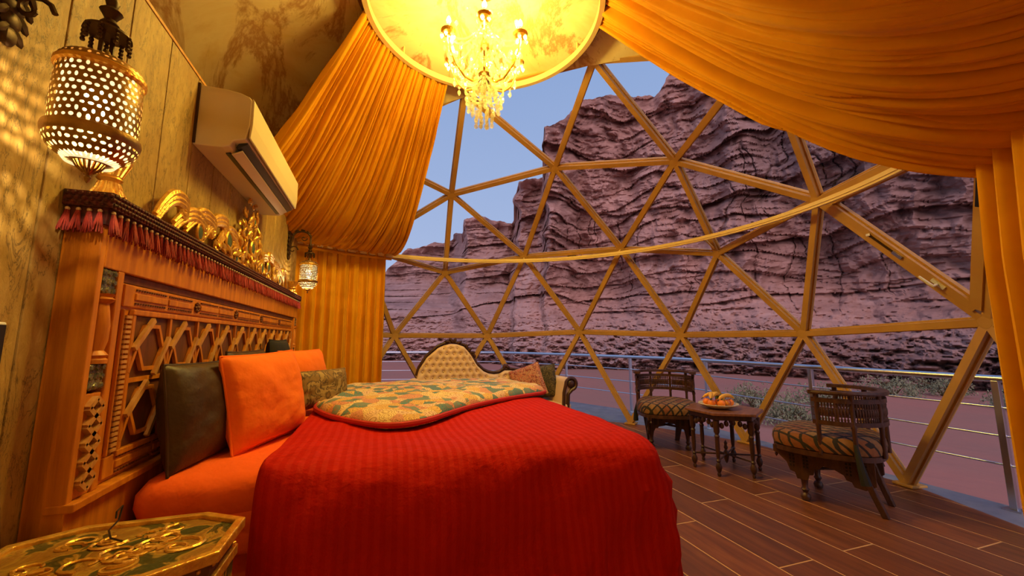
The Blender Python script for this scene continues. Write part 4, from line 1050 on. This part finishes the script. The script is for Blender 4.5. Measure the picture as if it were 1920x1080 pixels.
# ================================================================== SOFA
SY = 5.25
sf = thing('chaise_sofa', 'beige tufted chaise sofa with carved wooden frame behind the bed', 'sofa', (1.45, 5.0, 0))
prof = [(.46, .80), (.486, .90), (.58, 1.05), (.716, 1.167), (.80, 1.205), (.889, 1.222), (.97, 1.215), (1.053, 1.187), (1.12, 1.12), (1.178, 1.038), (1.237, .94), (1.326, .86), (1.40, .828), (1.475, .816), (1.55, .825), (1.62, .865), (1.70, .862), (1.779, .85), (1.9, .83), (2.054, .792), (2.18, .75)]
px, pz_ = np.array(prof).T
def ptop(x): return np.interp(x, px, pz_)
xs = np.linspace(.46, 2.18, 120); vv = np.linspace(0, 1, 50); XX, VV = np.meshgrid(xs, vv, indexing='ij'); ZZ = .42+(ptop(XX)-.42-.02)*VV
u_, w_ = XX/.088, (ZZ-.40)/.075
best = np.full(XX.shape, 9.)
btn = []
for j in range(1, 11):
    for i in range(0, 26):
        bx_, bz = (i+.5*(j % 2))*.088, .40+j*.075
        if .50 < bx_ < 2.15 and bz < ptop(bx_)-.045: btn.append((bx_, bz)); best = np.minimum(best, np.hypot(XX-bx_, ZZ-bz))
edge = np.minimum(1, (ptop(XX)-ZZ)/.05)
dep = .045*edge-.030*np.exp(-(best/.022)**2)-.010*np.exp(-(best/.05)**2)
bk = MB().grid(np.stack([XX, SY-.03-dep, ZZ], -1)).build('back_upholstery', 'beige', sf)
bmx = MB(); bmx.ball((0, 0, 0), .010, 8, 5); bme = bmx.mesh('button', MT['beige'])
for p in btn:
    if p[1] > .70: place(bme, 'button', sf, loc=(p[0], SY-.052, p[1]))
m = MB(); m.grid(np.stack([XX, SY+.03+0*XX, ZZ], -1)[::-1]); m.build('back_cover', 'beige', sf)
m = MB(); m.tube([(a, SY-.01, b+.005) for a, b in prof], [.022]*21, 10); m.build('top_rail', 'walnut', sf)
for i, (a, b) in enumerate(((.84, 1.235), (.89, 1.25), (.94, 1.245), (1.0, 1.222), (1.06, 1.19), (1.10, 1.165), (1.14, 1.125), (1.18, 1.09), (1.20, 1.05), (1.62, .895), (1.64, .905), (1.67, .89))):
    MB().ball((a, SY-.02, b), .034, 8, 5, Matrix.Rotation(i*.9, 3, 'Y'), (1.2, .8, .65)).build('carved_leaf', 'walnut', sf)
for (xa, s) in ((.44, -1), (2.30, 1)):      # scrolled arms
    m = MB(); T_ = []
    for k in range(26):
        a = k/25*PI*1.45; r_ = .075-.0012*k; T_.append((xa+s*(.0+r_*math.sin(a)*.9), .70+(-r_*math.cos(a))+.0))
    loops = []
    arm_prof = [(xa-s*.10, .42), (xa-s*.09, .60)]+[(xa+s*.01+.072*s*math.cos(q), .705+.072*math.sin(q)) for q in np.linspace(PI, -PI*.45, 14)]+[(xa-s*.03, .58), (xa-s*.04, .42)]
    m.prism(arm_prof if s < 0 else arm_prof[::-1], 0, .62, Matrix(((1, 0, 0, 0), (0, 0, -1, SY-.01), (0, 1, 0, 0), (0, 0, 0, 1)))); m.build('arm', 'beige', sf)
    m = MB()
    for yy in (SY-.645, ):
        m.tube([(a, yy, b) for a, b in arm_prof], .022, 8)
        m.ball((xa+s*.01, yy, .705), .05, 12, 8, None, (1, .5, 1))
    m.build('arm_scroll', 'walnut', sf)
m = MB(); m.prism(rrect(.42, 2.32, SY-.66, SY-.04, .06), .30, .46); m.build('seat', 'beige', sf, bevel=.02)
m = MB(); m.lo_hi((.40, SY-.68, .24), (2.34, SY-.02, .31)); m.build('seat_rail', 'walnut', sf, smooth=False, bevel=.01)
for x in (.46, 2.28):
    for yy in (SY-.62, SY-.08): MB().lathe([(.018, 0), (.03, .03), (.018, .08), (.035, .2), (.04, .24)], 12, (x, yy, 0)).build('leg', 'walnut', sf)
pillow('cushion', 'pink and red brocade cushion leaning at the right end of the sofa', (1.88, SY-.25, .70), .42, .42, .14, 'redbroc', (-.55, -.84), .18, 7, .35, 'cushions on the sofa', 'cushion')
pillow('cushion', 'dark olive brocade cushion at the sofa arm, right of the pink one', (2.09, SY-.21, .70), .42, .42, .14, 'darkbroc', (-.72, -.7), .10, 8, .15, 'cushions on the sofa', 'cushion')
bo = MB(); bo.lathe([(0, -.11), (.06, -.105), (.075, -.09), (.075, .09), (.06, .105), (0, .11)], 20, (0, 0, 0), Matrix.Rotation(PI/2, 3, 'X'))
r = thing('cushion', 'round violet cushion at the left end of the sofa', 'cushion', (.73, SY-.34, .68), 0, 'cushions on the sofa')
bo.T = None; bo.build('bolster', 'purple', r, local=True)
MB().ball((0, -.11, 0), .014, 10, 6).build('button', 'purple', r, local=True)

# ================================================================== CARVED CHAIRS
def chair(label, loc, rz):
    # local: faces +y, seat about .5 wide
    t = thing('carved_chair', label, 'chair', loc, rz, 'carved walnut chairs by the hexagonal table')
    k = dict(local=True)
    seat = [(-.25, .40), (.25, .40), (.33, .22), (.34, .0), (.27, -.20), (.16, -.30), (-.16, -.30), (-.27, -.20), (-.34, .0), (-.33, .22)]
    sp, ss = resample(chaikin(seat, 2), 90); loops = []
    for f, z_ in ((.96, .41), (1.0, .42), (1.02, .46), (1.0, .50), (.96, .525), (.85, .54), (.6, .55), (.3, .555), (.02, .555)): loops.append(np.c_[sp*f, z_+0*ss])
    MB().grid(loopstack(loops), cu=True).build('seat_cushion', 'kilim', t, **k)
    MB().prism(chaikin([(x*1.0, y*1.0) for x, y in seat], 2), .375, .412).build('seat_frame', 'walnut', t, smooth=False, **k)
    # legs: turned front pair, splayed plain rear pair
    for s in (-1, 1):
        pr = [(.0, .0), (.030, .008), (.036, .03), (.028, .05), (.016, .06), (.022, .075), (.03, .085), (.02, .10), (.024, .15), (.030, .18), (.036, .20), (.036, .38)]
        MB().lathe(pr, 12, (s*.20, .185, 0)).build('leg', 'walnut', t, **k)
        m = MB(); m._add([(s*.205+i*wx, yc_+j*.02, z_) for z_, wx, yc_ in ((0, .026, -.275), (.15, .034, -.225), (.38, .050, -.165)) for i, j in ((-1, -1), (1, -1), (1, 1), (-1, 1))], [(3, 2, 1, 0), (8, 9, 10, 11)]+[(4*r+i, 4*r+(i+1) % 4, 4*r+4+(i+1) % 4, 4*r+4+i) for r in (0, 1) for i in range(4)]); m.v = [(p[0]-s*.02*(.38-p[2])/.38*2, p[1], p[2]) for p in m.v]; m.build('leg', 'walnut', t, smooth=False, bevel=.006, **k)
    # pierced aprons with stepped lower edge
    def apron(p, q, nwin):
        p, q = Vector(p), Vector(q); d = (q-p); L_ = d.length; d.normalize(); nn = Vector((d.y, -d.x, 0)); T_ = Matrix.Translation(p) @ Matrix((d, Vector((0, 0, 1)), nn)).transposed().to_4x4()
        out = [(0, .375), (L_, .375), (L_, .20), (L_*.92, .205), (L_*.88, .235), (L_*.82, .235), (L_*.78, .262), (L_*.70, .268), (L_*.60, .30), (L_*.40, .30), (L_*.30, .268), (L_*.22, .262), (L_*.18, .235), (L_*.12, .235), (L_*.08, .205), (0, .20)]
        m = MB(); m.T = T_; m.prism(out[::-1], -.012, .012); a = m.build('apron', 'walnut', t, smooth=False, **k)
        for side in (.13, .27, .73, .87):
            m = MB(); m.T = T_; x0 = L_*side; m.lo_hi((x0-.014, .275, -.015), (x0+.014, .355, .015)); w = m.build('apron_window', 'blackf', a, smooth=False, **k)
            m = MB(); m.T = T_
            for q in (.295, .315, .335): m.lo_hi((x0-.015, q-.003, -.017), (x0+.015, q+.003, .017))
            m.lo_hi((x0-.003, .275, -.017), (x0+.003, .355, .017)); m.build('window_grille', 'walnut', a, smooth=False, **k)
    apron((-.20, .20, 0), (.20, .20, 0), 2); apron((.17, -.175, 0), (-.17, -.175, 0), 2)
    for sx in (-1, 1):      # deep shaped side boards running from the seat tip over both legs
        L_ = .62; d = Vector((-.05*sx, -.618, 0)).normalized(); T_ = Matrix.Translation((sx*.245, .37, 0)) @ Matrix((d, Vector((0, 0, 1)), Vector((d.y, -d.x, 0)))).transposed().to_4x4()
        out = [(0, .40), (1, .40), (1, .21), (.90, .17), (.80, .18), (.78, .21), (.73, .22), (.71, .25), (.62, .28), (.52, .29), (.47, .26), (.43, .255), (.41, .21), (.37, .205), (.35, .165), (.24, .165), (.22, .21), (.17, .22), (.14, .28), (.05, .335), (0, .35)]
        m = MB(); m.T = T_; m.prism([(q*L_, z) for q, z in out][::-1], -.012, .012); ap = m.build('apron', 'walnut', t, smooth=False, **k)
        for q in (.20, .34, .76, .90):
            m = MB(); m.T = T_; m.lo_hi((q*L_-.017, .255, -.015), (q*L_+.017, .345, .015)); m.build('apron_window', 'blackf', ap, smooth=False, **k)
            m = MB(); m.T = T_
            for z_ in (.275, .30, .325): m.lo_hi((q*L_-.018, z_-.004, -.018), (q*L_+.018, z_+.004, .018))
            m.lo_hi((q*L_-.004, .255, -.018), (q*L_+.004, .345, .018)); m.build('window_grille', 'walnut', ap, smooth=False, **k)
    m = MB(); m.tube([(-.2, .185, .24), (.17, -.17, .24)], .012, 6); m.tube([(.2, .185, .24), (-.17, -.17, .24)], .012, 6); m.build('stretcher', 'walnut', t, **k)
    # barrel back: posts, two rails, spindles between
    def U(a, z, r=0): return Vector(((.33+r)*math.sin(a), -.02-(.30+r)*math.cos(a), z))
    al = np.linspace(-1.85, 1.85, 37)
    m = MB(); m.grid(np.array([[tuple(U(a, .845+z, r)) for r, z in ((-.035, 0), (.03, 0), (.034, .012), (.03, .026), (-.035, .026), (-.035, 0))] for a in al])); 
    m.box(U(al[0], .858), (.07, .03, .028)); m.box(U(al[-1], .858), (.07, .03, .028)); m.build('top_rail', 'walnut', t, smooth=False, **k)
    for z_ in (.80, .635):
        m = MB(); m.grid(np.array([[tuple(U(a, z_+z, r)) for r, z in ((-.012, -.014), (.012, -.014), (.012, .018), (-.012, .018), (-.012, -.014))] for a in al])); m.build('back_rail', 'walnut', t, smooth=False, **k)
    for a in (-1.75, -1.05, -.37, .37, 1.05, 1.75):
        p = U(a, 0); m = MB(); m.lathe([(.015, .40), (.015, .60), (.02, .62), (.013, .64), (.017, .72), (.013, .80), (.018, .82), (.018, .845)], 10, (p.x, p.y, 0)); m.build('back_post', 'walnut', t, **k)
    pr = [(.005, .652), (.009, .668), (.004, .68), (.010, .70), (.011, .717), (.010, .735), (.004, .752), (.009, .768), (.005, .786)]
    for i in range(56):
        a = -1.7+3.4*i/55
        if min(abs(a-b) for b in (-1.75, -1.05, -.37, .37, 1.05, 1.75)) < .05: continue
        p = U(a, 0); m = MB(); m.lathe(pr, 6, (p.x, p.y, 0), cap=False); m.build('spindle', 'walnut', t, **k)
    for z_ in (.69, .745):
        m = MB(); m.tube([U(a, z_) for a in al], .0055, 5); m.build('spindle_wire', 'walnut', t, **k)
    # hanging finials at the seat corners
    for x, yy in ((-.22, .36), (.22, .36)):
        m = MB(); m.lathe([(0, .30), (.008, .31), (.013, .325), (.006, .34), (.011, .355), (.014, .375)], 8, (x, yy, 0)); m.build('drop_finial', 'walnut', t, **k)
    for s in (-1, 1):
        MB().tube([(s*.30, -.17, .50), (s*.33, -.19, .36), (s*.33, -.21, .24)], [.012, .022, .032], 8).build('tie_tassel', 'blackf', t, **k)
    return t
chair('carved dark chair in the right foreground, seen from behind', (3.50, 2.32, 0), .40)
chair('carved dark chair beyond the table, facing the room', (3.33, 4.12, 0), 2.62)

# ---- hexagonal table
TX, TY, TZ = 3.29, 3.21, .578
tb = thing('side_table', 'low hexagonal carved table on six turned legs, holding fruit', 'table', (TX, TY, 0), math.radians(31))
hexp = lambda r: [(r*math.cos(math.radians(60*i)), r*math.sin(math.radians(60*i))) for i in range(6)]
MB().prism(hexp(.365), TZ-.028, TZ).build('tabletop', 'walnut_hi', tb, smooth=False, bevel=.006, local=True)
MB().prism(hexp(.315), TZ-.075, TZ-.028).build('apron', 'walnut', tb, smooth=False, bevel=.004, local=True)
lpz = [(.012, .0), (.018, .02), (.012, .035), (.024, .06), (.029, .085), (.022, .11), (.014, .125), (.022, .14), (.013, .155), (.017, .18), (.021, .25), (.019, .34), (.024, .36), (.016, .375), (.027, .40), (.029, .50)]
LR = .295
for i in range(6):
    a = math.radians(60*i); p = (LR*math.cos(a), LR*math.sin(a))
    MB().lathe(lpz, 12, (*p, 0)).build('leg', 'walnut', tb, local=True)
    b = math.radians(60*(i+1)); q = (LR*math.cos(b), LR*math.sin(b)); m = MB()
    for t_, z_ in ((.16, .455), (.30, .475), (.5, .485), (.70, .475), (.84, .455)):
        m.ball((p[0]+(q[0]-p[0])*t_, p[1]+(q[1]-p[1])*t_, z_), .022, 8, 5, None, (1, 1, 1.3))
    m.build('bracket', 'walnut', tb, local=True)
    MB().tube([(p[0], p[1], .14), (0, 0, .14)], .009, 6).build('stretcher', 'walnut', tb, local=True)
MB().lathe([(.0, .05), (.014, .07), (.022, .10), (.03, .14), (.02, .165), (.010, .18), (.02, .20), (.012, .225), (.016, .245), (0, .275)], 12).build('centre_finial', 'walnut', tb, local=True)
PX_, PY_ = 3.24, 3.22
pl = MB(); pl.lathe([(.0, TZ+.004), (.08, TZ), (.09, TZ+.004), (.115, TZ+.012), (.17, TZ+.034), (.185, TZ+.046), (.183, TZ+.05), (.165, TZ+.042), (.11, TZ+.022), (.0, TZ+.016)], 40, (PX_, PY_, 0))
pl = pl.build('plate', 'china'); tag(pl, 'cream fruit plate on the hexagonal table', 'plate')
def fruit(name, lab, m, p, r, sc=(1, 1, 1)):
    t = thing(name, lab, 'fruit', p, random.random()*6, 'fruit on the cream plate')
    mb = MB(); prof_ = [(max(1e-5, r*math.sin(PI*i/12)*1), -r*math.cos(PI*i/12)*(.94 if i not in (0, 12) else .86)) for i in range(13)]
    mb.lathe(prof_, 18, (0, 0, 0), Matrix.Diagonal(Vector(sc)), cap=False); mb.build('skin', m, t, local=True)
    MB().lathe([(.004, r*.80), (.003, r*.98)], 6).build('stalk', 'stem', t, local=True); return t
z0 = TZ+.058
fruit('orange_fruit', 'orange at the left front of the fruit plate', 'orangefruit', (PX_-.10, PY_-.02, z0), .036)
fruit('orange_fruit', 'orange at the front of the plate under the bananas', 'orangefruit', (PX_-.045, PY_-.085, z0), .037)
fruit('orange_fruit', 'orange at the left back of the fruit plate', 'orangefruit', (PX_-.075, PY_+.07, z0), .036)
fruit('orange_fruit', 'orange at the right front of the fruit plate', 'orangefruit', (PX_+.095, PY_-.055, z0), .036)
fruit('apple', 'dark red apple in the middle front of the plate', 'apple', (PX_+.028, PY_-.088, z0), .036)
fruit('avocado', 'dark green fruit at the back right of the plate', 'green', (PX_+.075, PY_+.06, z0+.03), .040, (1, .9, 1.2))
fruit('orange_fruit', 'orange in the middle of the plate under the bananas', 'orangefruit', (PX_+.005, PY_+.0, z0), .037)
def banana(lab, c, rz, lift=0, L_=.125):
    t = thing('banana', lab, 'fruit', c, rz, 'fruit on the cream plate')
    pts = [(L_*math.sin(q), 0, -.6*L_*(1-math.cos(q))+.02) for q in np.linspace(-1.0, 1.0, 13)]
    rs = [.006, .011, .015, .0175, .0185, .019, .019, .019, .0185, .0175, .015, .011, .007]
    MB().tube(pts, rs, 8).build('peel', 'banana', t, local=True)
    MB().tube([pts[0], (pts[0][0]-.018, 0, pts[0][2]-.012)], [.006, .005], 6).build('stalk', 'stem', t, local=True)
    return t
banana('banana lying lowest at the front right of the plate', (PX_+.045, PY_-.06, z0+.052), .1)
banana('banana at the left, uppermost on the oranges', (PX_-.075, PY_+.01, z0+.065), .75)
banana('banana across the middle of the plate on the oranges', (PX_-.01, PY_+.015, z0+.062), .45)
banana('banana at the back of the plate beside the green fruit', (PX_+.01, PY_+.075, z0+.052), -.2)

# ================================================================== RAILING
rl = thing('railing', 'steel terrace railing with four bars outside the dome', 'railing', (4.68, 3.0, -.05))
rpts = [(4.70, -1.2), (4.70, 5.55), (4.30, 6.68), (3.86, 7.9), (2.92, 9.6), (1.5, 10.25), (-.2, 10.62), (-4, 10.8)]
for z_, r_ in ((.945, .028), (.72, .009), (.50, .009), (.28, .009)):
    pts = [Vector((x, yy, z_)) for x, yy in rpts]
    MB().tube(pts, r_, 10).build('handrail' if z_ > .9 else 'rail_bar', 'steel', rl)
pp = [(4.70, -.2), (4.70, 1.86), (4.70, 3.31), (4.70, 4.86), (4.42, 6.38), (3.86, 7.9), (2.92, 9.6), (1.4, 10.28), (-.2, 10.62), (-2, 10.7)]
for x, yy in pp:
    MB().lo_hi((x-.022, yy-.022, -.052), (x+.022, yy+.022, .93)).build('post', 'steel', rl, smooth=False, bevel=.004)
    MB().box((x, yy, -.046), (.10, .10, .012)).build('post_plate', 'steel', rl, smooth=False)

# ================================================================== DESERT SHRUBS
def shrub(lab, x, yy, s, seed):
    g = np.random.default_rng(seed); t = thing('shrub', lab, 'shrub', (x, yy, -1.0), 0, 'pale shrubs on the desert floor')
    m = MB(); 
    for i in range(16):
        a = g.uniform(0, 6.28); l = s*g.uniform(.5, 1); m.tube([(0, 0, 0), (l*.35*math.cos(a), l*.35*math.sin(a), l*.5), (l*.7*math.cos(a), l*.7*math.sin(a), l*g.uniform(.6, .95))], [.02, .014, .006], 4)
    m.build('stems', 'stem', t, local=True)
    m = MB()
    for i in range(1500):
        a = g.uniform(0, 6.28); e = math.acos(g.uniform(0, 1)); r_ = s*g.uniform(.55, 1.0)*(.8+.25*math.sin(3*a+seed)); p = Vector((r_*math.sin(e)*math.cos(a)*1.25, r_*math.sin(e)*math.sin(a)*1.25, .1+r_*math.cos(e)*.85))
        R = Euler((g.uniform(0, 6), g.uniform(0, 6), g.uniform(0, 6))).to_matrix(); w = .05*g.uniform(.6, 1.3)
        m._add([p+R @ Vector(q) for q in ((-w, 0, 0), (0, -w*.4, 0), (w, 0, 0), (0, w*.4, 0))], [(0, 1, 2, 3)])
    o = m.build('foliage', 'leaf', t, smooth=False, local=True); o['kind'] = 'stuff'
for i, (lab, az, dist, s) in enumerate((('rounded sage shrub behind the railing above the fruit table', 49.0, 15.5, 1.0), ('low grey-green shrub just right of the table, past the railing', 52.5, 13.0, .8), ('pale shrub behind the railing left of the right chair', 55.5, 17.5, .9), ('far pale shrub above the right chair back', 61.5, 22, 1.0), ('far shrub right of the chair back near the long diagonal bar', 65, 24, 1.0), ('wide shrub beyond the right railing panel', 70, 21, .9))):
    a = math.radians(az); shrub(lab, dist*math.sin(a), dist*math.cos(a), s, 30+i)
